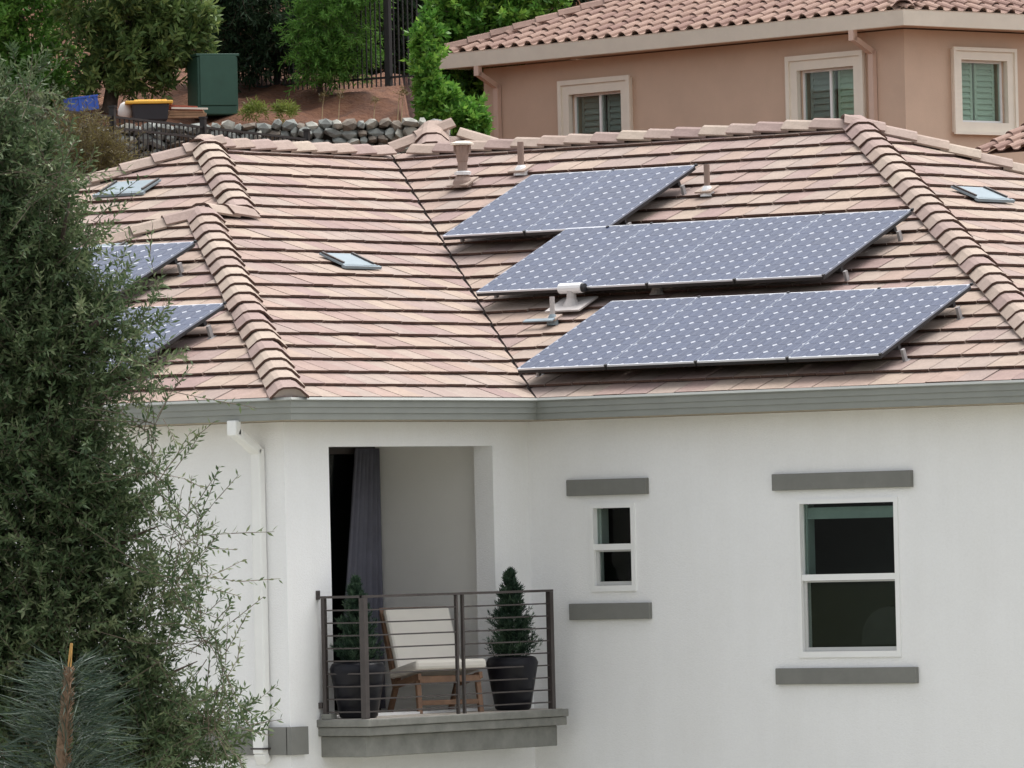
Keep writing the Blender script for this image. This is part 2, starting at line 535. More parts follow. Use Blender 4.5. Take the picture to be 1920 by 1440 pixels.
def ground_h(u, v):
    """height of the ground at lateral u, depth v (metres, seen from the camera)"""
    left = 0.0 + 8.75*smooth(87.5, 91.2, v) + 1.55*smooth(102.15, 102.45, v) + 0.95*np.clip((v-102.5)/3.9, 0, 1) \
        + 26*smooth(106.5, 150, v) + 30*smooth(150, 400, v)
    right = 5.5*smooth(88, 96, v) + 40*smooth(125, 170, v) + 20*smooth(170, 400, v)
    ub = -1.38 - 1.9*smooth(107.6, 111.0, v)
    w = smooth(0, 1, (u-ub)/.4)
    return left*(1-w) + right*w

us = np.concatenate([np.linspace(-600, -30, 12), np.linspace(-24, -8, 9), np.linspace(-7, 3, 41), np.linspace(4, 30, 14), np.linspace(40, 600, 12)])
vv = np.concatenate([np.linspace(-600, 80, 18), np.linspace(86, 101.8, 28), np.linspace(102.1, 102.5, 5), np.linspace(102.8, 108, 22), np.linspace(109, 150, 28), np.linspace(160, 900, 16)])
gu, gv = np.meshgrid(us, vv)
gz = ground_h(gu, gv)
gz = gz + np.where((gv > 102.6) & (gv < 150), 0.06*np.sin(gu*3.1+gv*2.3)+0.04*np.sin(gu*7.7-gv*5.1), 0)
base = CAM.copy(); base[2] = 0
gp = base[None, None, :] + gu[..., None]*XH + gv[..., None]*lv(0, 1, 0)
gp[..., 2] = gz
nV, nU = gu.shape
me = bpy.data.meshes.new('ground')
idx = np.arange(nV*nU).reshape(nV, nU)
fc = np.stack([idx[:-1, :-1], idx[:-1, 1:], idx[1:, 1:], idx[1:, :-1]], -1).reshape(-1, 4)
me.from_pydata([tuple(p) for p in gp.reshape(-1, 3)], [], [tuple(f) for f in fc])

def ground_mat():
    mt, n, b = principled('bare_earth')
    geo = n.nodes.new('ShaderNodeNewGeometry')
    nz = n.nodes.new('ShaderNodeTexNoise'); nz.inputs['Scale'].default_value = 2.2; nz.inputs['Detail'].default_value = 8; nz.inputs['Roughness'].default_value = 0.75
    n.links.new(geo.outputs['Position'], nz.inputs['Vector'])
    r = ramp(n, [(0.30, (0.05, 0.020, 0.010)), (0.5, (0.115, 0.046, 0.022)), (0.72, (0.20, 0.092, 0.046))])
    n.links.new(nz.outputs[0], r.inputs[0])
    # unseen flat paving round the house, set pale to bounce light onto the walls
    sp = n.nodes.new('ShaderNodeSeparateXYZ'); n.links.new(geo.outputs['Position'], sp.inputs[0])
    mr = n.nodes.new('ShaderNodeMapRange'); mr.inputs['From Min'].default_value = 0.3; mr.inputs['From Max'].default_value = 2.0
    n.links.new(sp.outputs[2], mr.inputs['Value'])
    nz3 = n.nodes.new('ShaderNodeTexNoise'); nz3.inputs['Scale'].default_value = 0.15; nz3.inputs['Detail'].default_value = 6
    n.links.new(geo.outputs['Position'], nz3.inputs['Vector'])
    r2 = ramp(n, [(0.4, (0.40, 0.39, 0.36)), (0.6, (0.30, 0.29, 0.22))])
    n.links.new(nz3.outputs[0], r2.inputs[0])
    ln = n.nodes.new('ShaderNodeVectorMath'); ln.operation = 'LENGTH'; n.links.new(geo.outputs['Position'], ln.inputs[0])
    md = n.nodes.new('ShaderNodeMapRange'); md.inputs['From Min'].default_value = 26; md.inputs['From Max'].default_value = 34
    n.links.new(ln.outputs['Value'], md.inputs['Value'])
    r3 = ramp(n, [(0.35, (0.030, 0.042, 0.018)), (0.65, (0.075, 0.085, 0.035))]); n.links.new(nz.outputs[0], r3.inputs[0])
    mf = n.nodes.new('ShaderNodeMix'); mf.data_type = 'RGBA'
    n.links.new(md.outputs[0], mf.inputs[0]); n.links.new(r2.outputs[0], mf.inputs[6]); n.links.new(r3.outputs[0], mf.inputs[7])
    mx = n.nodes.new('ShaderNodeMix'); mx.data_type = 'RGBA'
    n.links.new(mr.outputs[0], mx.inputs[0]); n.links.new(mf.outputs[2], mx.inputs[6]); n.links.new(r.outputs[0], mx.inputs[7])
    n.links.new(mx.outputs[2], b.inputs['Base Color'])
    b.inputs['Roughness'].default_value = 0.95
    bp = n.nodes.new('ShaderNodeBump'); bp.inputs['Strength'].default_value = 0.8; bp.inputs['Distance'].default_value = 0.06
    nb = n.nodes.new('ShaderNodeTexNoise'); nb.inputs['Scale'].default_value = 14; nb.inputs['Detail'].default_value = 5
    n.links.new(geo.outputs['Position'], nb.inputs['Vector'])
    n.links.new(nb.outputs[0], bp.inputs['Height']); n.links.new(bp.outputs[0], b.inputs['Normal'])
    return mt
me.materials.append(ground_mat())
me.polygons.foreach_set('use_smooth', [True]*len(me.polygons))
g = link('ground', me)
tag(g, 'ground with unseen paving round the house, set pale to light the walls, and a bare brown hillside behind', None, None, 'structure')

def ground_at(P):
    q = np.asarray(P) - base
    return float(ground_h(np.array(q @ XH), np.array(q @ lv(0, 1, 0))))

# ================================================================== WHITE HOUSE
house = thing('white_house', (0, 0, 0), 'white stucco house with beige tiled hip roof and grey gutters', 'house')
OV = 0.34                                   # eaves overhang
XE, YB, BX = 5.83, 13.06, -13.06            # right eave, back eave, left eave
YW, YU = -3.655, -3.05                      # front eave of the pop-out / of the wing behind it
RH = 6.53*TA                                # ridge height
BXR, BH = -4.58, 4.58*TA                    # pop-out ridge

def wall(name, parent, o, u, n, L, z0, z1, holes, mtl, thick=0.2):
    """upright wall from o along u, outward normal n, with rectangular holes [(s0,s1,z0,z1)] and reveals"""
    mb = MB()
    ss = sorted({0, L, *[h[0] for h in holes], *[h[1] for h in holes]})
    zs = sorted({z0, z1, *[h[2] for h in holes], *[h[3] for h in holes]})
    P = lambda s, z, d=0: np.asarray(o) + np.asarray(u)*s + Z*(z+EAVE) - np.asarray(n)*d
    for a, b in zip(ss, ss[1:]):
        for c, d in zip(zs, zs[1:]):
            if any(h[0] <= (a+b)/2 <= h[1] and h[2] <= (c+d)/2 <= h[3] for h in holes): continue
            mb.add([P(a,c),P(b,c),P(b,d),P(a,d)], [(0,1,2,3)])
            mb.add([P(a,c,thick),P(b,c,thick),P(b,d,thick),P(a,d,thick)], [(3,2,1,0)])
    for h in holes:
        a, b, c, d = h
        for (p, q) in (((a,c),(a,d)),((a,d),(b,d)),((b,d),(b,c)),((b,c),(a,c))):
            mb.add([P(*p),P(*q),P(*q,thick),P(*p,thick)], [(0,1,2,3)])
    return mb.build(name, mtl, parent)

Xd, Yd = np.array([1.0, 0, 0]), np.array([0, 1.0, 0])
ZS = -0.215                                  # soffit
WB = (2.629, 3.72, -2.42, -1.0)              # big window on the right-hand wall
WS = (0.347, 0.851, -1.793, -0.988)          # small window
OP = (-2.672, -0.215, -2.83, -0.434)         # loggia opening
xo = -OV
wall('wall', house, (xo, OV, 0), Xd, -Yd, XE-OV-xo, -EAVE, ZS, [(w[0]-xo, w[1]-xo, w[2], w[3]) for w in (WB, WS)], 'stucco')
yo = YW+OV
wall('wall', house, (-OV, yo, 0), Yd, Xd, OV-yo, -EAVE, ZS, [(OP[0]-yo, OP[1]-yo, OP[2], OP[3])], 'stucco', 0.212)
wall('wall', house, (BXR*2+OV, yo, 0), Xd, -Yd, -OV-(BXR*2+OV), -EAVE, ZS, [], 'stucco')
wall('wall', house, (XE-OV, OV, 0), Yd, Xd, YB-2*OV, -EAVE, ZS, [], 'stucco')
wall('wall', house, (BX+OV, yo+0.6, 0), Yd, -Xd, YB-OV-yo-0.6, -EAVE, ZS, [], 'stucco')
wall('wall', house, (BX+OV, YB-OV, 0), Xd, Yd, XE-BX-2*OV, -EAVE, ZS, [], 'stucco')
# soffit under the eaves
mb = MB()
zz = ZS+0.004
mb.box(H(BXR*2, YW, zz), H(0, YW+OV+.1, zz+.03)); mb.box(H(-OV-.1, YW+OV+.1, zz), H(0, -0.004, zz+.03)); mb.box(H(-OV-.1, 0, zz), H(XE, OV+.1, zz+.03))
mb.build('soffit', 'soffit', house)

# ---- roof
roof_mb = MB()
R3 = lambda x, y, z: H(x, y, z-0.035)
hipA, hipB = (-0.70, 6.53, RH), (-6.53, 6.53, RH)
roof_mb.add([R3(0,0,0), R3(XE,0,0), R3(*hipA), R3(*hipB)], [(0,1,2,3)])
roof_mb.add([R3(0,YW,0), R3(0,0,0), R3(*hipB), R3(-6.53,3.48,RH), R3(BXR,1.53,BH), R3(BXR,.925,BH)], [(0,1,2,3,4,5)])
roof_mb.add([R3(BXR*2,YW,0), R3(0,YW,0), R3(BXR,.925,BH)], [(0,1,2)])
roof_mb.add([R3(BXR*2,YU,0), R3(BXR,1.53,BH), R3(-6.53,3.48,RH), R3(BX,YU,0)], [(0,1,2,3)])
roof_mb.add([R3(BXR*2,YW,0), R3(BXR,.925,BH), R3(BXR,1.53,BH), R3(BXR*2,YU,0)], [(0,1,2,3)], 1)
roof_mb.add([R3(XE,0,0), R3(XE,YB,0), R3(*hipA)], [(0,1,2)])
roof_mb.add([R3(XE,YB,0), R3(BX,YB,0), R3(*hipB), R3(*hipA)], [(0,1,2,3)], 1)
roof_mb.add([R3(BX,YB,0), R3(BX,YU,0), R3(-6.53,3.48,RH), R3(*hipB)], [(0,1,2,3)], 1)
roof = roof_mb.build('roof', ['felt', 'backroof'], house)

TW, TE, TL = 0.300, 0.3290, 0.40             # tile pitch, exposure, length
PANEL_OFF = 0.185
rows_R = [(-0.443+.122, 0.407-.157, 4), (-2.307+.122, 2.482-.157, 4), (-3.81+.122, 4.111-.157, 2)]
PW, PL = 1.0, 1.673

def htop(t):                                 # top surface of a tile above the roof plane, t from its lower edge
    return 0.048 - 0.092*t - 0.037

def tile_prism(mb, poly, t0, T=0.022, P=None):
    n = len(poly)
    top = [P(s, t, htop(t-t0)) for s, t in poly]
    bot = [P(s, t, htop(t-t0)-T) for s, t in poly]
    mb.add(top+bot, [tuple(range(n))], 0)
    k = len(mb.v)-2*n
    for i in range(n):
        j = (i+1) % n
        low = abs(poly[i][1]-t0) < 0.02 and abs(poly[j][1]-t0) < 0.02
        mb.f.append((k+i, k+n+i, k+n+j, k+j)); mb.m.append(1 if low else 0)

# slopes: name, origin, along, inward, region in (s, horizontal depth)
slopes = [
    ('R', (0,0), Xd, Yd, [(0,0),(XE,0),(-0.70,6.53),(-6.53,6.53)]),
    ('L', (0,0), Yd, -Xd, [(YW,0),(0,0),(6.53,6.53),(3.48,6.53),(1.53,4.58),(0.925,4.58)]),
    ('W', (0,YW), Xd, Yd, [(BXR*2,0),(0,0),(BXR,4.58)]),
    ('U', (0,YU), Xd, Yd, [(BX,0),(BXR*2,0),(BXR,4.58),(-6.53,6.53)]),
    ('E', (XE,0), Yd, -Xd, [(0,0),(YB,0),(6.53,6.53)]),
]
cand = []
for nm, (ox, oy), u, n, reg in slopes:
    O = H(ox, oy, 0)
    e = n*CA + Z*SA
    N = np.cross(u, e)
    if N[2] < 0: N = -N
    def P(s, t, h, O=O, u=u, e=e, N=N): return O + u*s + e*t + N*h
    vg = .016                                # cut back from the valley
    if nm == 'R': reg = [(vg+.041, 0), reg[1], reg[2], (-6.53+vg, 6.53)]
    if nm == 'L': reg = [reg[0], (-vg-.041, 0), (6.53-vg, 6.53)]+reg[3:]
    reg2 = [(s, d/CA if d > 0 else -0.045) for s, d in reg]
    subs = [reg2]
    if nm == 'L':                            # split the notched slope in two convex pieces
        subs = [[reg2[0], reg2[1], (4.58-vg, 4.58/CA), reg2[5]], [reg2[4], (4.58-vg, 4.58/CA), reg2[2], reg2[3]]]
    nrow = int(7.2/TE)+1
    smin, smax = min(p[0] for p in reg2), max(p[0] for p in reg2)
    for i in range(nrow):
        t0 = i*TE - 0.03
        off = 0.5*TW*(i % 2) + 0.07
        for j in range(int((smax-smin)/TW)+3):
            s0 = math.floor(smin/TW)*TW - TW + j*TW + off
            js, jt, g2 = rng.normal(0, .002), rng.normal(0, .0055), 0.0055
            tt = t0 + jt
            full = [(s0+g2+js, tt), (s0+TW-g2+js, tt), (s0+TW-g2+js, tt+TL), (s0+g2+js, tt+TL)]
            for sr in subs:
                c = clip_poly(full, sr)
                if not c or parea(c) < 0.004: continue
                whole = parea(c) > 0.999*parea(full)
                ctr = np.mean(c, 0)
                px, py, d = proj(P(ctr[0], tt+TE/2, .03))
                vis = -20 < px < 1940 and py < 1440
                if nm == 'R':
                    for (rs, rt, k) in rows_R:
                        if rs < ctr[0] < rs+k*PW and rt < tt+TE/2 < rt+PL: vis = False
                tree_hide = px < 330
                cand.append(dict(nm=nm, poly=c, t0=tt, whole=whole, s0=s0+TW/2+js, vis=vis and not tree_hide,
                                 score=parea(c)/d**2*(1 if nm in 'RL' else .8), P=P, u=u, e=e, N=N))
order = sorted([k for k in range(len(cand)) if cand[k]['vis']], key=lambda k: -cand[k]['score'])
single = set(order[:300])
# shared mesh of a whole tile: local x along eave, y up the slope, z out
tm = MB()
hw = TW/2-0.0055
tile_prism(tm, [(-hw,0),(hw,0),(hw,TL),(-hw,TL)], 0, P=lambda s, t, h: (s, t, h))
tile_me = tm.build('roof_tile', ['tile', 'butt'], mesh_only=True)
field = MB()
for k, c in enumerate(cand):
    if k in single:
        if c['whole']:
            instance('roof_tile', tile_me, roof, basis(c['P'](c['s0'], c['t0'], rng.normal(0, .0015)), c['u'], c['e'], c['N']))
        else:
            b1 = MB(); tile_prism(b1, c['poly'], c['t0'], P=c['P'])
            b1.build('roof_tile', ['tile', 'butt'], roof)
    else:
        tile_prism(field, c['poly'], c['t0'], P=c['P'])
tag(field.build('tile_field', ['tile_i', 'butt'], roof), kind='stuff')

# ---- ridge and hip tiles
def cap_mesh(w=0.18, L=0.42, T=0.018):
    prof = [(-w, -0.072), (-w*.55, 0.004), (-w*.30, 0.022), (w*.30, 0.022), (w*.55, 0.004), (w, -0.072)]
    mb = MB()
    lo = [(x, 0.0, z+0.048) for x, z in prof]; hi = [(x*.92, L, z+0.018) for x, z in prof]
    lo2 = [(x*.93, 0.0, z+0.048-T) for x, z in prof]; hi2 = [(x*.85, L, z+0.018-T) for x, z in prof]
    n = len(prof)
    mb.add(lo+hi+lo2+hi2, [])
    for i in range(n-1):
        mb.f.append((i, i+1, n+i+1, n+i)); mb.m.append(0)
        mb.f.append((2*n+i+1, 2*n+i, 3*n+i, 3*n+i+1)); mb.m.append(0)
        mb.f.append((i+1, i, 2*n+i, 2*n+i+1)); mb.m.append(1)
        mb.f.append((n+i, n+i+1, 3*n+i+1, 3*n+i)); mb.m.append(1)
    mb.f.append((0, n, 3*n, 2*n)); mb.m.append(0)
    mb.f.append((n-1, 2*n-1, 4*n-1, 3*n-1)[::-1]); mb.m.append(0)
    return mb
cap_me = cap_mesh().build('ridge_tile', ['cap', 'butt'], mesh_only=True)

def caps(parent, a, b, me=None, step=0.335, start=0.0, nm='ridge_tile', lift=0.0):
    a, b = np.asarray(a, float), np.asarray(b, float)
    d = b-a; L = np.linalg.norm(d); d /= L
    s = np.cross(d, Z); s /= np.linalg.norm(s)
    up = np.cross(s, d)
    t = start
    while t < L-0.12:
        jit = rng.normal(0, .004)
        tilt = rng.normal(0, .012)
        s2 = s*math.cos(tilt)+up*math.sin(tilt); u2 = np.cross(s2, d)
        instance(nm, me or cap_me, parent, basis(a+d*t+s*jit+up*lift, s2, d, u2))
        t += step
HC = lambda x, y, z: H(x, y, z+0.015)
caps(roof, HC(0, YW, 0), HC(BXR, .925, BH))                          # lower hip
caps(roof, HC(BXR, .9, BH), HC(BXR, 1.5, BH), step=.3)               # short ridge of the pop-out
caps(roof, HC(BXR*2, YW, 0), HC(BXR, .925, BH))                      # its far hip
caps(roof, HC(BXR, 1.53, BH), HC(-6.53, 3.48, RH))                   # upper hip
caps(roof, HC(BX, YU, 0), HC(-6.53, 3.48, RH))                       # far hip
caps(roof, HC(-6.53, 6.4, RH), HC(-6.53, 3.55, RH))                  # ridge of the wing
caps(roof, HC(-6.2, 6.53, RH), HC(-0.75, 6.53, RH))                  # main ridge
caps(roof, HC(XE, 0, 0), HC(*hipA))                                  # right hip
caps(roof, HC(XE, YB, 0), HC(*hipA))                                 # far right hip
# low hipped peak where the ridges meet
pk = MB()
pz = RH+0.24
A0 = [(-6.95, 6.85), (-6.0, 6.85), (-6.0, 8.2), (-6.95, 8.2)]
pk.add([R3(x, y, RH-.08) for x, y in A0]+[R3(-6.5, 7.25, pz), R3(-6.4, 7.7, pz)], [(0,1,4),(1,2,5,4),(2,3,5),(3,0,4,5)])
pk.build('roof_peak', 'tile_i', roof)
caps(roof, HC(-7.05, 6.75, RH-.06), HC(-6.52, 7.25, pz+.01), step=.3)
caps(roof, HC(-6.08, 6.62, RH-.07), HC(-6.48, 7.22, pz+.02), step=.26)
caps(roof, HC(-5.75, 7.9, RH-.05), HC(-6.35, 7.5, pz), step=.36)
# mortar plug under the lowest hip tiles
for (x, y) in ((0, YW), (XE, 0)):
    mb = MB()
    d = np.array([-0.66, 0.66, 0.28]); d /= np.linalg.norm(d)
    s = np.cross(d, Z); s /= np.linalg.norm(s); up = np.cross(s, d)
    c0 = HC(x, y, 0)+d*0.03
    pr = [(-.16,-.03),(-.09,.035),(-.05,.05),(.05,.05),(.09,.035),(.16,-.03)]
    mb.add([c0+s*a+up*b for a, b in pr]+[c0+d*.1+s*a*.9+up*b for a, b in pr], [tuple(range(6)), tuple(range(11,5,-1))]+[(i,(i+1)%6,6+(i+1)%6,6+i)[::-1] for i in range(6)])
    mb.build('mortar_plug', 'lead', roof)

# ---- gutters
GP = [(0.030,-.205),(0.034,-.150),(0.046,-.146),(0.048,-.098),(0.060,-.094),(0.062,-.042),(0.082,-.038),(0.086,-.030),(0.064,-.008),(0.054,-.010),(0.050,-.050),(0.030,-.16),(-.06,-.16),(-.06,-.02),(-.09,-.02),(-.09,-.205)]
def gutter(a, b, nout, ma, mbv, parent=house, mtl='gutter', prof=GP, z=EAVE, name='gutter'):
    """a,b plan points on the tile edge, nout outward; ma/mb: miter shift along the run per metre outward"""
    a, b, nout = (np.array([*q, 0.0]) if len(q) == 2 else np.asarray(q, float) for q in (a, b, nout))
    d = (b-a)/np.linalg.norm(b-a)
    mb = MB(); n = len(prof)
    mb.add([a+nout*o_+d*ma*o_+Z*(z+zz) for o_, zz in prof]+[b+nout*o_+d*mbv*o_+Z*(z+zz) for o_, zz in prof],
           [(i, (i+1)%n, n+(i+1)%n, n+i) for i in range(n)]+[tuple(range(n))[::-1], tuple(range(n, 2*n))])
    return mb.build(name, mtl, parent)
gutter((BXR*2, YW), (0, YW), (0,-1), -1, 1)
gutter((0, YW), (0, 0), (1,0), -1, -1)
gutter((0, 0), (XE, 0), (0,-1), 1, 1)
gutter((XE, 0), (XE, YB), (1,0), -1, 1)

# ---- windows on the right-hand wall
def sash_window(w, blind):
    s0, s1, z0, z1 = w
    t = house
    yf = OV
    win = MB()
    fr = 0.042
    for lo, hi in (((s0,z0),(s0+fr,z1)),((s1-fr,z0),(s1,z1)),((s0+fr,z0),(s1-fr,z0+fr*1.3)),((s0+fr,z1-fr),(s1-fr,z1))):
        win.box(H(lo[0], yf-.018, lo[1]), H(hi[0], yf+.07, hi[1]))
    wo_ = win.build('window', 'vinyl', t)
    zm = z0+(z1-z0)*.505
    mb = MB(); mb.box(H(s0+fr+.002, yf-.004, zm-.028), H(s1-fr-.002, yf+.055, zm+.028)); mb.build('meeting_rail', 'vinyl', wo_)
    # lower sash frame, set back
    f2 = 0.034
    mb = MB()
    a0, a1, b0, b1 = s0+fr+.002, s1-fr-.002, z0+fr*1.3+.002, zm-.03
    for lo, hi in (((a0,b0),(a0+f2,b1)),((a1-f2*.5,b0),(a1,b1)),((a0+f2,b0),(a1-f2*.5,b0+f2)),((a0+f2,b1-f2*.4),(a1-f2*.5,b1))):
        mb.box(H(lo[0], yf+.02, lo[1]), H(hi[0], yf+.06, hi[1]))
    mb.build('sash_frame', 'sash', wo_)
    mb = MB(); mb.box(H(a0+f2, yf+.035, b0+f2), H(a1-f2*.5, yf+.041, b1-f2*.4)); mb.build('lower_pane', 'glass', wo_)
    mb = MB(); mb.box(H(a0, yf+.050, zm+.03), H(a1, yf+.056, z1-fr-.002)); mb.build('upper_pane', 'glass', wo_)
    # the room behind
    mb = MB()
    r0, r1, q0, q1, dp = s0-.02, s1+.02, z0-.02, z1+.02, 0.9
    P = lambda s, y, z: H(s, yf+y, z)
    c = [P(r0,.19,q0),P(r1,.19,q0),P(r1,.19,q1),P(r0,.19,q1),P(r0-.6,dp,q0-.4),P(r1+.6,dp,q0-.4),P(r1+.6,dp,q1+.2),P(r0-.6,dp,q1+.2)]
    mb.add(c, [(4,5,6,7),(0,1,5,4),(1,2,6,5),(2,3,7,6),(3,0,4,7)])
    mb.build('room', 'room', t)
    if blind:
        mb = MB(); mb.box(H(s0+.06, yf+.09, z1-.17), H(s1-.03, yf+.125, z1-.075)); mb.box(H(s0+.06, yf+.08, z1-.178), H(s1-.03, yf+.135, z1-.162))
        mb.build('blind', 'blind', wo_)
        mb = MB(); mb.box(H(s0+.044, yf+.075, zm+.03), H(s0+.062, yf+.19, z1-.05)); mb.build('window_jamb', 'blind', wo_)
        mb = MB()   # armchair back seen inside
        arc = [(s0+.60+.30*math.cos(math.pi*k/10), z0+.10+.34*math.sin(math.pi*k/10)**.8) for k in range(11)]
        mb.add([H(x, yf+.55, z) for x, z in arc]+[H(x, yf+.62, z) for x, z in arc], [tuple(range(11)), tuple(range(21, 10, -1))]+[(i, 11+i, 12+i, i+1) for i in range(10)])
        mb.build('room_chair', 'room_obj', t)
    else:
        mb = MB(); mb.box(H(s0+.044, yf+.075, zm+.03), H(s0+.07, yf+.19, z1-.05)); mb.build('window_jamb', 'sash', wo_)
    return wo_
sash_window(WB, True)
sash_window(WS, False)
for nm, (s0, s1, z0, z1) in (('lintel_trim', (2.398,3.888,-.915,-.765)), ('sill_trim', (2.388,3.894,-2.658,-2.512)), ('lintel_trim', (.118,1.013,-.911,-.763)), ('sill_trim', (.116,1.016,-2.048,-1.899))):
    mb = MB(); mb.box(H(s0, OV-.05, z0), H(s1, OV+.01, z1)); mb.build(nm, 'trim', house, bevel=.006)
# grey belt band on the left wall and round its corner
mb = MB(); mb.box(H(-3.2, yo-.05, -3.152), H(-OV-.002, yo+.01, -2.906)); mb.box(H(-OV-.01, yo-.05, -3.152), H(-OV+.05, -3.122, -2.906)); mb.build('belt_band', 'trim', house)

# ---- downspout
mb = MB()
xd = -0.60
mb.beam(H(xd, YW-.035, -.195), H(xd, YW-.035, -.33), .105, .085, (0,1,0))
mb.beam(H(xd, YW-.035, -.29), H(xd, yo-.055, -.47), .105, .08, (0,0.3,1))
mb.beam(H(xd, yo-.052, -.44), H(xd, yo-.052, -2.84), .105, .085, (0,1,0))
ds = mb.build('downspout', 'pipe_white', house, bevel=.012)
mb = MB()
mb.beam(H(xd, yo-.062, -2.84), H(xd, yo-.105, -2.90), .118, .095, (0,1,0))
mb.beam(H(xd, yo-.100, -2.89), H(xd, yo-.100, -3.14), .112, .09, (0,1,0))
mb.beam(H(xd, yo-.100, -3.13), H(xd, yo-.06, -3.22), .11, .085, (0,1,0))
mb.build('lower_elbow', 'pipe_white', ds, bevel=.012)
mb = MB(); mb.box(H(xd-.075, yo-.15, -3.10), H(xd+.075, yo-.04, -3.085)); mb.build('strap', 'iron', ds)

# ---- loggia behind the opening
XB = -1.87
zf = -2.855
mb = MB()
mb.box(H(XB-.1, 0.0, zf), H(-OV-.214, .10, ZS)); mb.build('loggia_end_wall', 'loggia', house)
mb = MB()
mb.box(H(XB-.1, -3.1, zf), H(-OV-.214, -3.0, ZS)); mb.build('loggia_side_wall', 'loggia', house)
mb = MB(); mb.box(H(XB-.1, -3.0, -.40), H(-OV-.214, 0, -.34)); mb.build('loggia_ceiling', 'loggia', house)
mb = MB(); mb.box(H(XB-.1, -3.0, zf-.12), H(-OV-.001, 0, zf-.003)); mb.build('loggia_floor', 'deck', house)
door = MB()
for lo, hi in (((-3.0,zf),(-2.93,-.4)),((-.05,zf),(-.002,-.4)),((-1.52,zf),(-1.45,-.4)),((-2.93,-.47),(-1.52,-.4)),((-1.45,-.47),(-.05,-.4))):
    door.box(H(XB-.05, lo[0], lo[1]), H(XB+.02, hi[0], hi[1]))
dr = door.build('glass_door', 'iron', house)
for a, b in ((-2.93,-1.52),(-1.45,-.05)):
    mb = MB(); mb.box(H(XB-.03, a, zf), H(XB-.024, b, -.47)); mb.build('door_pane', 'glass', dr)
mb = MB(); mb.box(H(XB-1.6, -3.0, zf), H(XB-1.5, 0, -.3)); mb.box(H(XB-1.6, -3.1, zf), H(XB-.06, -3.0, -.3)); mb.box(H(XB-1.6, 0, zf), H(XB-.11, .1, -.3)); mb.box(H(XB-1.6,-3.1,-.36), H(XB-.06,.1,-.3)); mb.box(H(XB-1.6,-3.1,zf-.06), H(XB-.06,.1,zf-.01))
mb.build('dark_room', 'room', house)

# ---- balcony slab
XF, YL, YR = 0.24, -2.935, 0.085
def slab(x1, y0, y1, z0, z1, name, mtl, par=house):
    mb = MB(); mb.box(H(-OV-.01, y0, z0), H(x1, y1, z1)); return mb.build(name, mtl, par, bevel=.008)
bal = slab(XF, YL, YR, -2.922, zf, 'balcony_slab', 'concrete')
slab(XF-.02, YL+.02, YR-.004, -3.002, -2.9245, 'slab_moulding', 'concrete', bal)
slab(XF-.075, YL+.06, YR-.085, -3.19, -3.0045, 'slab_beam', 'concrete', bal)
mb = MB(); mb.box(H(-OV+.002, YL+.03, zf-.001), H(XF-.05, YR-.03, zf+.004)); mb.build('floor_coating', 'deck', bal)

# ---- railing
XR_, Y0_, Y1_, ZR = 0.17, -2.885, -0.08, -1.772
rail = MB()
rail.beam(H(XR_, Y0_-.02, ZR), H(XR_, Y1_+.03, ZR), .045, .022)
rail.beam(H(XR_+.0, Y0_, ZR-.0005), H(-OV+.0, Y0_, ZR-.0005), .04, .0215)
rl = rail.build('balcony_railing', 'iron', house)
mb = MB(); mb.obox(H(-OV+.008, Y0_, ZR+.02), Xd, Yd, Z, .008, .022, .04); mb.build('wall_plate', 'iron', rl)
mb = MB(); mb.obox(H(-OV+.02, Y0_+.01, -2.73), Xd, Yd, Z, .02, .03, .025); mb.build('wall_plate', 'iron', rl)
for (x, y, w) in ((XR_, Y0_, .055), (XR_, -1.515, .026), (XR_, -1.42, .026), (XR_, Y1_, .05), (-OV+.07, Y0_, .038)):
    mb = MB(); mb.box(H(x-w/2, y-w/2, zf+.004), H(x+w/2, y+w/2, ZR-.0115)); mb.build('post', 'iron', rl)
mb = MB(); mb.box(H(-OV+.04, Y0_-.03, zf+.004), H(-OV+.15, Y0_+.05, zf+.05)); mb.build('post_base', 'concrete', rl)
NB = 9
for k in range(NB):
    z = ZR - .118 - k*.1125
    for a, b in ((Y0_+.028, -1.53), (-1.40, Y1_-.025)):
        mb = MB(); mb.beam(H(XR_, a, z), H(XR_, b, z), .012, .013); mb.build('bar', 'iron', rl)
    mb = MB(); mb.beam(H(XR_-.028, Y0_, z), H(-OV+.09, Y0_, z), .012, .013); mb.build('bar', 'iron', rl)

# ---- roof vents
def on(slope):
    return {'R': (H(0,0,0), Xd, Yd), 'L': (H(0,0,0), Yd, -Xd), 'U': (H(0,YU,0), Xd, Yd), 'W': (H(0,YW,0), Xd, Yd), 'E': (H(XE,0,0), Yd, -Xd)}[slope]
def SP(slope, s, d, h=0.0):
    O, u, n = on(slope)
    e = n*CA+Z*SA; N = np.cross(u, e); N = N if N[2] > 0 else -N
    return O+u*s+e*(d/CA)+N*h, u, e, N
def flat_vent(slope, s0, s1, d):
    c, u, e, N = SP(slope, (s0+s1)/2, d, .030)
    w = (s1-s0)/2
    mb = MB(); mb.obox(c, u, e, N, w, .17, .010)
    mb.obox(c-e*.170-N*.004, u, e, N, w+.03, .020, .014)
    v = mb.build('roof_vent', 'galv', house)
    for q in (-1, 1):
        mb = MB(); mb.obox(c+u*(w-.025)*q+N*.018+e*.02, u, e, N, .014, .14, .010); mb.build('vent_rib', 'iron', v)
flat_vent('L', 1.28, 1.80, 3.30)
flat_vent('U', -6.92, -6.33, 2.33+3.05)
flat_vent('W', -5.35, -4.85, 3.62)
flat_vent('E', 5.35, 5.95, 4.55)

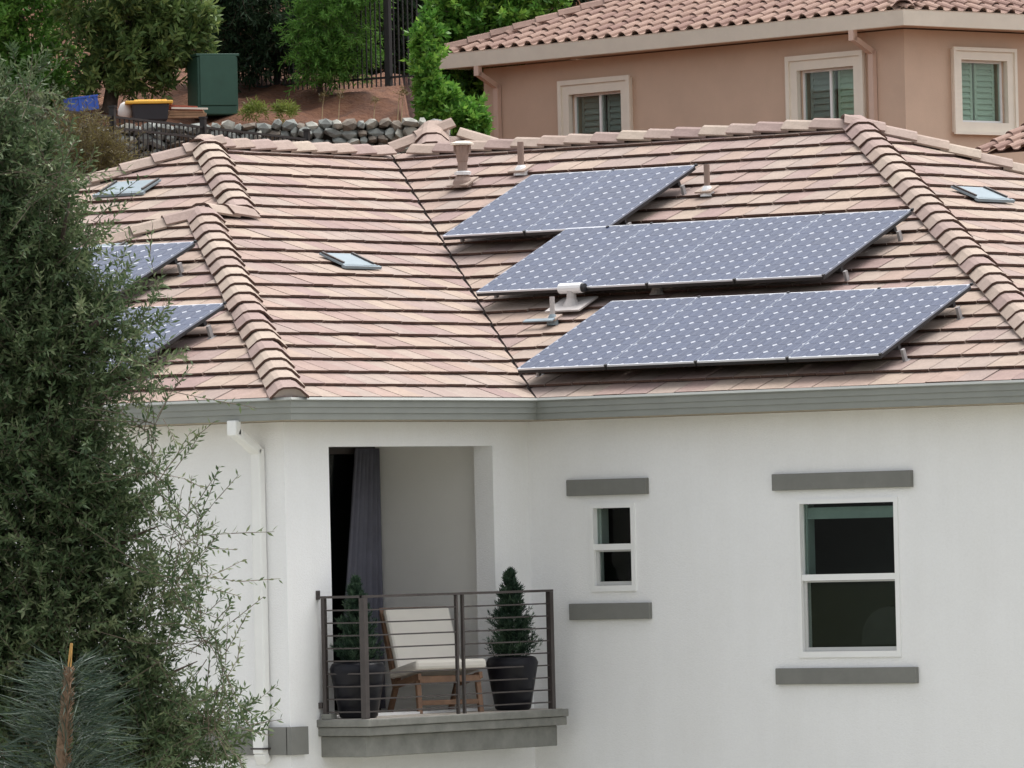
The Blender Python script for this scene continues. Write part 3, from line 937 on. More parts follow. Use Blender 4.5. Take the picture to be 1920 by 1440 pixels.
def hitR(x, y, h=.04):
    """point where the pixel ray meets the right-hand slope"""
    r = ray(x, y); nn = np.array([0, -TA, 1.0])
    t = (nn @ H(0, 0, h)-nn @ CAM)/(nn @ r)
    return CAM+r*t
def flash(c, w, l, parent, mtl='lead'):
    _, u, e, N = SP('R', 0, 0)
    mb = MB(); mb.obox(c+N*.012, u, e, N, w, l, .008); return mb.build('flashing', mtl, parent)
def cone_pipe(x, ybase, ytop, r, mtl, cmtl, name='vent_pipe'):
    c = hitR(x, ybase)
    px, py, d = proj(c)
    h = (ybase-ytop)/(FPX/d)
    mb = MB(); mb._lathe(c-Z*.05, [(r, 0), (r, h+.05)], 12, 0)
    p = mb.build(name, mtl, house, smooth=False)
    mb = MB(); mb._lathe(c-Z*.06, [(r*2.4, 0), (r*2.2, .05), (r*1.6, .085), (r*1.1, .105)], 12, 0); mb.build('pipe_collar', cmtl, p)
    flash(c, r*3.2, r*2.8, p, 'flash_tile')
    return p
cone_pipe(977, 318, 266, .033, 'vent_brown', 'vent_white')
cone_pipe(1326, 357, 308, .030, 'vent_brown', 'vent_white')
cone_pipe(1036, 598, 556, .024, 'vent_grey', 'galv')
c = hitR(1012, 606); mb = MB(); _, u, e, N = SP('R', 0, 0); mb.obox(c+N*.03, u, e, N, .17, .03, .006); mb.build('flashing', 'galv', house)
# flared chimney vent
c = hitR(868, 343)
mb = MB(); mb._lathe(c-Z*.05, [(.115,0),(.10,.07),(.055,.14),(.05,.18),(.05,.26),(.055,.27),(.075,.38),(.085,.43)], 14, 0)
fv = mb.build('chimney_vent', 'vent_brown', house)
mb = MB(); mb._lathe(c-Z*.05, [(.12,.435),(.12,.455),(.05,.475)], 14, 0); mb.build('vent_cap', 'pinktrim', fv)
for k in range(6):
    a = k*math.pi/3
    mb = MB(); mb.box(c+np.array([.088*math.cos(a)-.006, .088*math.sin(a)-.006, .30]), c+np.array([.088*math.cos(a)+.006, .088*math.sin(a)+.006, .39])); mb.build('vent_strut', 'vent_brown', fv)
mb = MB(); mb._lathe(c-Z*.02, [(.085,.10),(.088,.13),(.06,.14)], 14, 0); mb.build('storm_collar', 'vent_white', fv)
flash(c, .13, .11, fv, 'flash_tile')
# T-shaped exhaust vent
c = hitR(1072, 573)
_, u, e, N = SP('R', 0, 0)
mb = MB(); mb._lathe(c-Z*.03, [(.10,0),(.075,.05),(.048,.10),(.045,.17)], 12, 0); tv = mb.build('exhaust_vent', 'vent_grey', house)
mb = MB(); mb.tube([c+Z*.165-Xd*.13, c+Z*.165+Xd*.13], .05, 12); mb.build('vent_hood', 'vent_white', tv)
mb = MB(); mb.tube([c+Z*.165+Xd*.13, c+Z*.165+Xd*.16], .042, 12); mb.build('hood_opening', 'panel_side', tv)
flash(c, .2, .17, tv, 'vent_grey')
c = hitR(1232, 541)
mb = MB(); mb.tube([c+Z*.085-Xd*.13, c+Z*.085+Xd*.13], .04, 12); tv = mb.build('exhaust_vent', 'vent_white', house)
mb = MB(); mb._lathe(c-Z*.06, [(.08,0),(.05,.05),(.045,.1)], 12, 0); mb.build('vent_neck', 'vent_grey', tv)

# ================================================================== SOLAR PANELS
hc = 0.0768
ch = 0.028
cellm = MB()
hx_, hy_ = 0.0799, 0.0793
octo = [(-hx_+ch,-hy_),(hx_-ch,-hy_),(hx_,-hy_+ch),(hx_,hy_-ch),(hx_-ch,hy_),(-hx_+ch,hy_),(-hx_,hy_-ch),(-hx_,-hy_+ch)]
cellm.add([(x,y,.0012) for x,y in octo]+[(x,y,0) for x,y in octo], [tuple(range(8))]+[(8+i,8+(i+1)%8,(i+1)%8,i) for i in range(8)])
cell_me = cellm.build('solar_cell', 'cell', mesh_only=True)
PF = 0.992
fm = MB()
fw = 0.009
for q_, (lo, hi) in enumerate((((-PF/2,0),(-PF/2+fw*.6,PL-.02)),((PF/2-fw*.6,0),(PF/2,PL-.02)),((-PF/2+fw*.6,0),(PF/2-fw*.6,fw)),((-PF/2+fw*.6,PL-.02-fw),(PF/2-fw*.6,PL-.02)))):
    fm.box((lo[0],lo[1],-.014), (hi[0],hi[1],.003), 0 if q_ > 1 else 2); fm.box((lo[0]+.001,lo[1]+.001,-.045), (hi[0]-.001,hi[1]-.001,-.0145), 1)
M['alu_dull'] = mat('panel_frame_dull', (0.27, 0.30, 0.37), 0.4, 0.05, 6, metal=0.3)
frame_me = fm.build('panel_frame', ['alu', 'panel_side', 'alu_dull'], mesh_only=True)
lm = MB(); lm.box((-PF/2+fw*.6, fw, -.008), (PF/2-fw*.6, PL-.02-fw, .0))
um = MB(); um.box((-PF/2+fw, fw, -.012), (PF/2-fw, PL-.02-fw, -.0085)); under_me = um.build('panel_underside', 'panel_side', mesh_only=True)
lam_me = lm.build('backing_sheet', 'backsheet', mesh_only=True)
rm = MB(); rm.box((-PF/2-.004, -.02, -.085), (PF/2+.004, .02, -.0465))
rail_me = rm.build('mounting_rail', 'panel_side', mesh_only=True)
ft = MB(); ft.box((-.014,-.022,-.20),(.014,.022,-.085)); ft.box((-.03,-.05,-.215),(.03,.05,-.198))
foot_me = ft.build('mounting_foot', 'foot_grey', mesh_only=True)
clipm = MB(); clipm.box((-.012,-.012,-.01),(.012,.012,.012)); clip_me = clipm.build('clamp', 'panel_side', mesh_only=True)
ORD4 = ['leftmost', 'second from left', 'third from left', 'rightmost']
def panel_row(slope, s, t, k, where, labels, group):
    O, u, n = on(slope)
    e = n*CA+Z*SA; N = np.cross(u, e); N = N if N[2] > 0 else -N
    for i in range(k):
        o3 = O+u*(s+PW*(i+.5))+e*(t+.01)+N*PANEL_OFF
        t_ = thing('solar_panel', o3, labels[i], 'solar panel', group)
        mt = lambda x, y, z=0: basis(o3+u*x+e*y+N*z, u, e, N)
        instance('panel_frame', frame_me, t_, mt(0, 0)); instance('backing_sheet', lam_me, t_, mt(0, 0)); instance('panel_underside', under_me, t_, mt(0, 0)); instance('mounting_rail', rail_me, t_, mt(0, .32)); instance('mounting_rail', rail_me, t_, mt(0, 1.32))
        cp = 0.1565
        for a in range(6):
            for b in range(10):
                instance('solar_cell', cell_me, t_, mt((a-2.5)*.1630, (PL-.02)/2+(b-4.5)*.1630, 0.0005))
        ends = ([-PF/2-.02] if i == 0 else [])+([PF/2+.03] if i == k-1 else [])
        for x in ends:
            for y in (.32, 1.32): instance('mounting_foot', foot_me, t_, mt(x, y))
        instance('clamp', clip_me, t_, mt(PF/2+.011, -.004)); instance('clamp', clip_me, t_, mt(PF/2+.011, PL-.018))
GRP = 'solar panels on the tiled roof'
panel_row('R', *rows_R[0], 'bottom', [f'solar panel, {q} of the four in the bottom row of the right-hand slope' for q in ORD4], GRP)
panel_row('R', *rows_R[1], 'middle', [f'solar panel, {q} of the four in the middle row of the right-hand slope' for q in ORD4], GRP)
panel_row('R', *rows_R[2], 'top', ['left one of the two solar panels in the top row under the ridge', 'right one of the two solar panels in the top row under the ridge'], GRP)
panel_row('W', -4.05, .253, 2, 'low', ['solar panel hidden behind the big tree, lower row left of the hip', 'solar panel poking out from the tree, nearest the lower left hip'], GRP)
panel_row('W', -5.63, 1.953, 2, 'high', ['solar panel hidden behind the big tree, upper row left of the hip', 'solar panel half covered by leaves, upper row left of the hip'], GRP)

# ================================================================== ON THE BALCONY
def needles(n, fn, length, width, nrm_jit=0.6):
    """many thin diamond leaves: fn(n) -> base points, directions, tint"""
    B, D, tint = fn(n)
    return leaves_mesh(B, D, length, width, tint)

def leaves_arrays(B, D, length, width, fold=0.15):
    n = len(B)
    D = D/np.linalg.norm(D, axis=1, keepdims=True)
    rv = rng.normal(size=(n, 3))
    S = np.cross(D, rv); S /= np.linalg.norm(S, axis=1, keepdims=True)+1e-9
    Nn = np.cross(S, D)
    L = np.asarray(length).reshape(-1, 1) if hasattr(length, '__len__') else np.full((n, 1), length)
    W = np.asarray(width).reshape(-1, 1) if hasattr(width, '__len__') else np.full((n, 1), width)
    L = L*rng.uniform(.7, 1.25, (n, 1)); W = W*rng.uniform(.75, 1.2, (n, 1))
    mid = B+D*L*.48
    V = np.stack([B, mid+S*W/2+Nn*W*fold, B+D*L+Nn*L*rng.normal(0, .08, (n, 1)), mid-S*W/2+Nn*W*fold], 1)
    return V.reshape(-1, 3)

def leaf_mesh(name, V, tint, mtl):
    n = len(V)//4
    me = bpy.data.meshes.new(name)
    me.vertices.add(4*n); me.vertices.foreach_set('co', V.astype(np.float32).ravel())
    me.loops.add(4*n); me.loops.foreach_set('vertex_index', np.arange(4*n, dtype=np.int32))
    me.polygons.add(n); me.polygons.foreach_set('loop_start', np.arange(0, 4*n, 4, dtype=np.int32))
    me.update(calc_edges=True)
    at_ = me.attributes.new('tint', 'FLOAT', 'FACE')
    at_.data.foreach_set('value', np.clip(tint, 0, 1).astype(np.float32))
    me.materials.append(M[mtl])
    return me

def sticks_mesh(name, A, Bp, r0, r1, mtl):
    """many straight three-sided twigs"""
    n = len(A)
    D = Bp-A; D = D/(np.linalg.norm(D, axis=1, keepdims=True)+1e-9)
    S = np.cross(D, np.array([.3, .2, 1.0])); S /= np.linalg.norm(S, axis=1, keepdims=True)+1e-9
    T = np.cross(D, S)
    r0 = np.asarray(r0).reshape(-1, 1) if hasattr(r0, '__len__') else r0
    r1 = np.asarray(r1).reshape(-1, 1) if hasattr(r1, '__len__') else r1
    ring = [(math.cos(a), math.sin(a)) for a in (0, 2.094, 4.189)]
    V = np.stack([A+(S*c+T*s)*r0 for c, s in ring]+[Bp+(S*c+T*s)*r1 for c, s in ring], 1).reshape(-1, 3)
    k = np.arange(n)[:, None]*6
    F = np.concatenate([k+np.array([[i, (i+1)%3, 3+(i+1)%3, 3+i]]) for i in range(3)], 1).reshape(-1, 4)
    me = bpy.data.meshes.new(name)
    me.from_pydata(V.tolist(), [], F.tolist())
    me.materials.append(M[mtl])
    return me

def potted(x, y, r, ph, top, wid, label):
    zb = zf+.004+EAVE
    t = thing('potted_conifer', (x, y, zb), label, 'potted plant', 'potted conifers on the balcony')
    mb = MB()
    mb._lathe(np.array([x, y, zb+.001]), [(r*.62,0),(r*.70,.02),(r*.98,ph*.78),(r*1.02,ph*.88),(r*.93,ph*.97),(r*.80,ph),(r*.74,ph-.03)], 20, 0)
    o = mb.build('pot', 'pot', t, smooth=True)
    mb = MB(); mb._lathe(np.array([x, y, zb+ph-.04]), [(r*.72,0),(r*.72,.015)], 16, 0); mb.build('soil', 'soil', t)
    mb = MB(); mb.tube([(x,y,zb+ph-.03),(x,y,zb+top-.05)], [.018,.004], 6); mb.build('trunk', 'bark', t)
    # upward sprays on a cone
    n = 520
    h0 = ph-.02
    q = rng.uniform(0, 1, n)**1.25
    zz = h0+(top-h0)*q
    rad = wid*(1-q)**.72*rng.uniform(.45, 1.18, n)*(1+.10*np.sin(q*21+x*9))+.004
    a = rng.uniform(0, 2*math.pi, n)
    base_ = np.stack([x+rad*.35*np.cos(a), y+rad*.35*np.sin(a), zb+zz-.05], 1)
    tip = np.stack([x+rad*np.cos(a), y+rad*np.sin(a), zb+zz+(.06+.06*rng.uniform(0, 1, n))*(1-q)**.6], 1)
    tip[:, 2] = np.minimum(tip[:, 2], zb+top+.03)
    m_ = 26
    f = rng.uniform(.1, 1, (n, m_, 1))
    B = (base_[:, None]+(tip-base_)[:, None]*f).reshape(-1, 3)
    D = ((tip-base_)/np.linalg.norm(tip-base_, axis=1, keepdims=True))[:, None]+rng.normal(0, .55, (n, m_, 3))
    D = D.reshape(-1, 3)+np.array([0, 0, .35])
    V = leaves_arrays(B, D, .046, .009)
    tint = (np.repeat(rng.uniform(0, .7, n), m_)+f.reshape(-1)*.3)
    me = leaf_mesh('foliage', V-np.array([x, y, zb]), tint, 'conifer')
    tag(link('foliage', me, t, (x, y, zb)), kind='stuff')
potted(-.08, -2.66, .245, .50, 1.24, .20, 'cone-shaped conifer in black pot at the left end of the balcony')
potted(-.03, -.41, .235, .49, 1.27, .23, 'cone-shaped conifer in black pot at the right end of the balcony')

# lounge chair, facing the railing corner
def chair():
    cx, cy = -0.46, -0.98
    zb = zf+EAVE
    fd = np.array([.86, -.51, 0]); fd /= np.linalg.norm(fd)       # facing
    sd_ = np.array([fd[1], -fd[0], 0])*-1.0                           # to the sitter's left = picture right
    O = np.array([cx, cy, zb])
    P = lambda s, f, z: O+sd_*s+fd*f+Z*z
    t = thing('lounge_chair', O, 'wooden lounge chair with cream cushions on the balcony', 'chair')
    hw_ = .30
    def bar(a, b, w, h, name, mtl, up=(0,0,1)):
        mb = MB(); mb.beam(a, b, w, h, up); return mb.build(name, mtl, t, bevel=.006)
    for s in (-1, 1):
        bar(P(s*hw_, .30, 0), P(s*hw_*.97, .24, .36), .045, .05, 'front_leg', 'wood', fd)
        bar(P(s*hw_, -.42, 0), P(s*hw_, -.18, .36), .045, .05, 'rear_leg', 'wood', fd)
        bar(P(s*hw_, .32, .34), P(s*hw_, -.30, .25), .035, .06, 'side_rail', 'wood')
        bar(P(s*(hw_+.01), -.26, .22), P(s*(hw_+.01), -.55, .92), .03, .045, 'back_post', 'wood', fd)
    bar(P(-hw_, .30, .31), P(hw_, .30, .31), .03, .06, 'front_rail', 'wood')
    bar(P(-hw_, .29, .10), P(hw_, .29, .10), .03, .045, 'stretcher', 'wood')
    for k in range(4):
        f = .18-.13*k
        bar(P(-hw_+.01, f, .335-.02*k), P(hw_-.01, f, .335-.02*k), .06, .015, 'slat', 'wood')
    mb = MB()
    c = P(0, .02, .40); up = np.array([0, 0, 1.0])*.99+fd*-.0; ax = fd*.985+Z*.14; ax /= np.linalg.norm(ax); n_ = np.cross(sd_, ax); n_ = n_ if n_[2] > 0 else -n_
    mb.obox(c, sd_, ax, n_, hw_+.05, .33, .045); mb.build('seat_cushion', 'cushion', t, bevel=.03)
    a, b = P(0, -.22, .40), P(0, -.50, .93)
    d = (b-a)/np.linalg.norm(b-a); n_ = np.cross(d, sd_)
    mb = MB(); mb.obox((a+b)/2+fd*.03, sd_, d, n_, hw_+.02, .32, .04); mb.build('back_cushion', 'cushion', t, bevel=.03)
    mb = MB(); mb.obox((a+b)/2-fd*.035, sd_, d, n_, hw_+.03, .33, .008); mb.build('back_panel', 'wood', t)
chair()

# curtain beside the glass door
mb = MB()
nfold = 36
ptsb, ptst = [], []
for k in range(nfold+1):
    y = -0.66+0.62*k/nfold
    dx = .035*math.sin(k*1.15)+.012*math.sin(k*2.7)
    ptsb.append(H(XB+.09+dx*1.2, y-.10*(1-k/nfold), zf+.02)); ptst.append(H(XB+.09+dx*.7, -0.40+.36*k/nfold, -.42))
kk = nfold+1
mb.add(ptsb+ptst, [(i, i+1, kk+i+1, kk+i) for i in range(nfold)])
cu = mb.build('curtain', 'curtain', None, origin=H(XB+.09, -.35, zf), smooth=True)
so = cu.modifiers.new('thick', 'SOLIDIFY'); so.thickness = .004
tag(cu, 'slate grey curtain hanging beside the dark balcony door', 'curtain')

# ================================================================== PINK HOUSE
PD = 105.0
G0 = at(1694, 33, PD)
PA = math.radians(47.8)
pa = lv(-math.cos(PA), math.sin(PA), 0)       # along the long front, going left and away
pb = lv(math.sin(PA), math.cos(PA), 0)        # along the short side, going right and away
PAL = math.radians(20.5)
tz = G0[2]
# length of the long front from where its gutter ends in the picture
def solve_len(xpix, dirv, P0):
    lo, hi = 0.0, 40.0
    sgn = np.sign(proj(P0+dirv)[0]-proj(P0)[0])
    for _ in range(60):
        mid = (lo+hi)/2
        if (proj(P0+dirv*mid)[0]-xpix)*sgn < 0: lo = mid
        else: hi = mid
    return lo
LA = solve_len(833, pa, G0)
LB = 9.0
PO = 0.42
pink = thing('pink_house', np.array([G0[0], G0[1], 0]), 'pink stucco house with reddish clay tile roof and cream gutters', 'house')
PG = lambda a, b, z: G0+pa*a+pb*b+Z*z
zg = -0.11                                   # gutter mid height is at G0
# walls
def to_wallA(x, y):                          # pixel -> (a, z) on the long wall
    r = ray(x, y); nn = pb
    t = (nn @ (G0+pb*PO-CAM))/(nn @ r); q = CAM+r*t-G0
    return q @ pa, q[2]
def to_wallB(x, y):
    r = ray(x, y); nn = pa
    t = (nn @ (G0+pa*PO-CAM))/(nn @ r); q = CAM+r*t-G0
    return q @ pb, q[2]
def pwall(name, fn, L0, L1, z0, z1, holes, mtl):
    mb = MB()
    ss = sorted({L0, L1, *[h[0] for h in holes], *[h[1] for h in holes]}); zs = sorted({z0, z1, *[h[2] for h in holes], *[h[3] for h in holes]})
    for a, b in zip(ss, ss[1:]):
        for c, d in zip(zs, zs[1:]):
            if any(h[0] <= (a+b)/2 <= h[1] and h[2] <= (c+d)/2 <= h[3] for h in holes): continue
            mb.add([fn(a,c,0),fn(b,c,0),fn(b,d,0),fn(a,d,0)], [(0,1,2,3)])
    for a, b, c, d in holes:
        for p, q in (((a,c),(a,d)),((a,d),(b,d)),((b,d),(b,c)),((b,c),(a,c))):
            mb.add([fn(*p,0),fn(*q,0),fn(*q,.3),fn(*p,.3)], [(0,1,2,3)])
    return mb.build(name, mtl, pink)
fA = lambda s, z, d: PG(s, PO+d, z)
fB = lambda s, z, d: PG(PO+d, s, z)
def rectA(x0, x1, yt, yb):
    a0, zt = to_wallA(x0, yt); a1, _ = to_wallA(x1, yt); _, zb = to_wallA(x0, yb)
    return (min(a0,a1), max(a0,a1), zb, zt)
def rectB(x0, x1, yt, yb):
    a0, zt = to_wallB(x0, yt); a1, _ = to_wallB(x1, yt); _, zb = to_wallB(x0, yb)
    return (min(a0,a1), max(a0,a1), zb, zt)
wA1 = rectA(1072, 1170, 178, 300)
wA2 = rectA(1500, 1606, 133, 262)
wB1 = rectB(1796, 1882, 112, 229)
ZB = -G0[2]
pwall('wall', fA, PO, LA-PO, ZB, -.12, [wA1, wA2], 'pink')
pwall('wall', fB, PO, LB, ZB, -.12, [wB1], 'pink')
mb = MB(); mb.add([PG(LA-PO, PO, ZB), PG(LA-PO, LB, ZB), PG(LA-PO, LB, -.12), PG(LA-PO, PO, -.12)], [(0,1,2,3)]); mb.build('wall', 'pink', pink)
mb = MB(); mb.add([PG(PO, LB, ZB), PG(LA-PO, LB, ZB), PG(LA-PO, LB, -.12), PG(PO, LB, -.12)], [(0,1,2,3)]); mb.build('wall', 'pink', pink)
mb = MB(); mb.add([PG(0,0,-.10),PG(LA,0,-.10),PG(LA,PO+.05,-.10),PG(0,PO+.05,-.10)], [(0,1,2,3)]); mb.add([PG(0,PO+.05,-.10),PG(PO+.05,PO+.05,-.10),PG(PO+.05,LB,-.10),PG(0,LB,-.10)], [(0,1,2,3)]); mb.build('soffit', 'pink', pink)
# windows with moulded trim
def pwindow(fn, w, tw, kind):
    a, b, c, d = w
    t = tw
    mb = MB()
    def bx(s0, s1, z0, z1, d0, d1):
        P = [fn(s, z, dd) for dd in (d0, d1) for s, z in ((s0,z0),(s1,z0),(s1,z1),(s0,z1))]
        mb.add(P, [(0,1,2,3),(7,6,5,4),(0,4,5,1),(1,5,6,2),(2,6,7,3),(3,7,4,0)])
    bx(a-t, a, c-t, d+t, -.07, .02); bx(b, b+t, c-t, d+t, -.07, .02); bx(a, b, d, d+t, -.07, .02); bx(a, b, c-t, c, -.07, .02)
    t2 = t*.45
    bx(a-t-.03, a-t2-.06, c-t-.03, d+t+.03, -.10, -.065); bx(b+t2+.06, b+t+.03, c-t-.03, d+t+.03, -.10, -.065)
    bx(a-t2-.06, b+t2+.06, d+t2+.06, d+t+.03, -.10, -.065); bx(a-t2-.06, b+t2+.06, c-t-.03, c-t2-.06, -.10, -.065)
    win = mb.build('window', 'pinktrim', pink)
    def piece(name, mtl, boxes):
        nonlocal mb
        mb = MB()
        for q in boxes: bx(*q)
        return mb.build(name, mtl, win)
    f = .035
    piece('window_frame', 'vinyl', [(a, a+f, c, d, .05, .10), (b-f, b, c, d, .05, .10), (a+f, b-f, d-f, d, .05, .10), (a+f, b-f, c, c+f, .05, .10)])
    if kind != 'one':
        mmid = (a+b)/2
        piece('mullion', 'vinyl', [(mmid-.02, mmid+.02, c+f, d-f, .045, .095)])
        piece('pane', 'glass', [(a+f, mmid-.02, c+f, d-f, .07, .075)]); piece('pane', 'glass', [(mmid+.02, b-f, c+f, d-f, .07, .075)])
    else:
        piece('pane', 'glass', [(a+f, b-f, c+f, d-f, .07, .075)])
    # louvred shutters inside
    W_ = b-a-2*f
    leafs = [(a+f+.01, a+f+W_*.47, 'shutter' if kind == 'green' or kind == 'one' else 'shutter_grey'), (a+f+W_*.52, b-f-.01-(.0 if kind != 'one' else .0), 'shutter' if kind == 'one' else 'shutter_grey')]
    for s0, s1, ml in leafs:
        st = .05
        piece('shutter_stile', ml, [(s0, s0+st, c+f, d-f, .16, .19), (s1-st, s1, c+f, d-f, .16, .19)])
        nl = 10
        hh = (d-c-2*f)/nl
        for k in range(nl):
            z0 = c+f+k*hh
            P = [fn(s, z, dd) for s in (s0+st, s1-st) for z, dd in ((z0+.004, .155), (z0+hh*1.05, .185), (z0+hh*1.05+.008, .192), (z0+.012, .162))]
            m2 = MB(); m2.add(P, [(0,1,2,3),(7,6,5,4),(0,4,5,1),(1,5,6,2),(2,6,7,3),(3,7,4,0)]); m2.build('louvre', ml, win)
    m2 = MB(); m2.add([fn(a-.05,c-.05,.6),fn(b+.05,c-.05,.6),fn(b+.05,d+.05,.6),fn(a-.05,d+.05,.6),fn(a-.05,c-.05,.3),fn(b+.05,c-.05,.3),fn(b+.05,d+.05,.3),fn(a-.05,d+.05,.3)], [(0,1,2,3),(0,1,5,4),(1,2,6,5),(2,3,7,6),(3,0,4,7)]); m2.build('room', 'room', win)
pwindow(fA, wA1, .185, 'grey')
pwindow(fA, wA2, .185, 'green')
pwindow(fB, wB1, .15, 'one')
# gutter (sloped face) and downspouts
PGP = [(0.05,-.11),(0.10,.10),(0.11,.115),(0.09,.115),(0.07,.07),(0.0,-.07),(-.05,-.07),(-.05,.1),(-.07,.1),(-.07,-.11)]
gutter(G0+pa*LA, G0, -pb, -1, 1, pink, 'cream_gutter', PGP, 0)
gutter(G0, G0+pb*LB, -pa, -1, 1, pink, 'cream_gutter', PGP, 0)
gutter(G0+pb*LB+pa*LA, G0+pa*LA, pa, 1, 1, pink, 'cream_gutter', PGP, 0)
def pdown(xg, xw, ytop, yb, ml):
    a0, _ = to_wallA(xw, yb+40)
    mb = MB()
    mb.beam(PG(a0, -.01, -.09), PG(a0, -.01, -.26), .10, .08, pb)
    mb.beam(PG(a0, -.02, -.22), PG(a0, PO-.05, -.42), .10, .075)
    mb.beam(PG(a0, PO-.05, -.39), PG(a0, PO-.05, ZB), .10, .075, pb)
    mb.build('downspout', ml, pink)
pdown(1600, 1643, 60, 200, 'pinkpipe')
pdown(900, 938, 140, 200, 'pinkpipe')

# S-tile roof
SW, SE, SL = 0.295, 0.335, 0.41
def stile_mesh():
    prof = []
    for k in range(7):
        a = math.pi*k/6
        prof.append((-.06-.075*math.cos(a), .062*math.sin(a)))
    prof += [(.05, -.008), (.11, -.008), (.158, .012)]
    mb = MB(); n = len(prof); T = .016
    lo = [(x, 0, z+.034) for x, z in prof]; hi = [(x, SL, z+.0) for x, z in prof]
    lo2 = [(x, 0, z+.034-T) for x, z in prof]; hi2 = [(x, SL, z-T) for x, z in prof]
    mb.add(lo+hi+lo2+hi2, [])
    for i in range(n-1):
        mb.f.append((i, i+1, n+i+1, n+i)); mb.m.append(0)
        mb.f.append((i+1, i, 2*n+i, 2*n+i+1)); mb.m.append(0)
    return mb.build('clay_tile', ['stile'], mesh_only=True)
st_me = stile_mesh()
cpa, spa, tpa = math.cos(PAL), math.sin(PAL), math.tan(PAL)
PR0 = .10
proof = MB()
HALF = LB/2
hi_a, hi_b = HALF, LA-HALF
pr = lambda a, b, z: PG(a, b, PR0+z)
proof.add([pr(0,0,0), pr(LA,0,0), pr(max(hi_b,hi_a),HALF,HALF*tpa), pr(min(hi_a,hi_b),HALF,HALF*tpa)], [(0,1,2,3)])
proof.add([pr(0,0,0), pr(0,LB,0), pr(min(hi_a,hi_b),HALF,HALF*tpa)], [(0,1,2)])
proof.add([pr(LA,0,0), pr(LA,LB,0), pr(max(hi_b,hi_a),HALF,HALF*tpa)], [(0,1,2)])
proof.add([pr(0,LB,0), pr(LA,LB,0), pr(max(hi_b,hi_a),HALF,HALF*tpa), pr(min(hi_a,hi_b),HALF,HALF*tpa)], [(0,1,2,3)])
pro = proof.build('roof', 'stile_cap', pink)
def stiles(u, n, L, both):
    e = n*cpa+Z*spa; N = np.cross(u, e)
    uu = u
    if N[2] < 0: N = -N
    x_ax = uu
    if np.cross(x_ax, e) @ N < 0: x_ax = -uu
    for i in range(int(HALF/cpa/SE)):
        t = i*SE-.05
        dpt = t*cpa
        for j in range(int(L/SW)):
            s = (j+.5)*SW
            if s < dpt+.12 or (both and s > L-dpt-.12): continue
            p = G0+u*s+e*t+N*.02+Z*PR0
            x, y, d = proj(p+e*.15)
            if x < 780 or x > 1960 or y < -25: continue
            instance('clay_tile', st_me, pro, basis(p+N*rng.normal(0,.003), x_ax, e, N))
stiles(pa, pb, LA, True)
stiles(pb, pa, LB, False)
scap_me = cap_mesh(.16, .44, .02).build('hip_tile', ['stile_cap', 'butt'], mesh_only=True)
caps(pro, pr(LA-.02, .02, .11), pr(max(hi_a,hi_b), HALF, HALF*tpa+.11), scap_me, .36, 0, 'hip_tile')
caps(pro, pr(.02, .02, .09), pr(min(hi_a,hi_b), HALF, HALF*tpa+.09), scap_me, .36, 0, 'hip_tile')
# small lower roof at the right edge of the picture
lowr = at(1850, 285, 101)
e = (pb*cpa+Z*spa); 
lr = MB()
uL_ = -pa
c0 = at(1846, 283, 103.0)
lr.add([c0-Z*.05, c0+uL_*3.0-Z*.05, c0+uL_*3.0+e*1.2-Z*.05, c0+e*1.2-Z*.05], [(0,1,2,3)])
lo_ = lr.build('lower_roof', 'stile_cap', pink)
N_ = np.cross(uL_, e); N_ = N_ if N_[2] > 0 else -N_
for i in range(4):
    for j in range(8):
        xa = uL_ if np.cross(uL_, e) @ N_ > 0 else -uL_
        instance('clay_tile', st_me, lo_, basis(c0+uL_*(SW*(j+.5)-.1)+e*(i*SE-.1), xa, e, N_))

# ================================================================== HILLSIDE THINGS
# stacked fieldstone retaining wall
WD = 102.0
stone_wall = thing('stone_wall', at(520, 290, WD), 'low wall of stacked grey fieldstones at the foot of the hillside', 'wall')
def stone_mesh(seed):
    r_ = np.random.default_rng(seed)
    t = (1+5**.5)/2
    v = np.array([(-1,t,0),(1,t,0),(-1,-t,0),(1,-t,0),(0,-1,t),(0,1,t),(0,-1,-t),(0,1,-t),(t,0,-1),(t,0,1),(-t,0,-1),(-t,0,1)], float)
    v /= np.linalg.norm(v[0])
    f = [(0,11,5),(0,5,1),(0,1,7),(0,7,10),(0,10,11),(1,5,9),(5,11,4),(11,10,2),(10,7,6),(7,1,8),(3,9,4),(3,4,2),(3,2,6),(3,6,8),(3,8,9),(4,9,5),(2,4,11),(6,2,10),(8,6,7),(9,8,1)]
    v = np.sign(v)*np.abs(v)**.75
    v *= 1+r_.normal(0, .13, (12, 1)); v += r_.normal(0, .06, (12, 3))
    mb = MB(); mb.add(v*.5, f)
    return mb
stones = {k: [stone_mesh(10*i+j).build('stone', k, mesh_only=True) for j in range(4)] for i, k in enumerate(('stone_a','stone_b','stone_c'))}
wl, wr = at(60, 260, WD), at(826, 260, WD)
wdir = (wr-wl); wdir[2] = 0; wlen = np.linalg.norm(wdir); wdir /= wlen
wn = np.cross(wdir, Z)
zt0 = at(520, 226, WD)[2]
mb = MB(); mb.obox((wl+wr)/2*np.array([1,1,0])+Z*(zt0-.9)-wn*.22, wdir, wn, Z, wlen/2, .12, .82); mb.build('wall_core', 'mortar', stone_wall)
zrow = zt0-.02
ri = 0
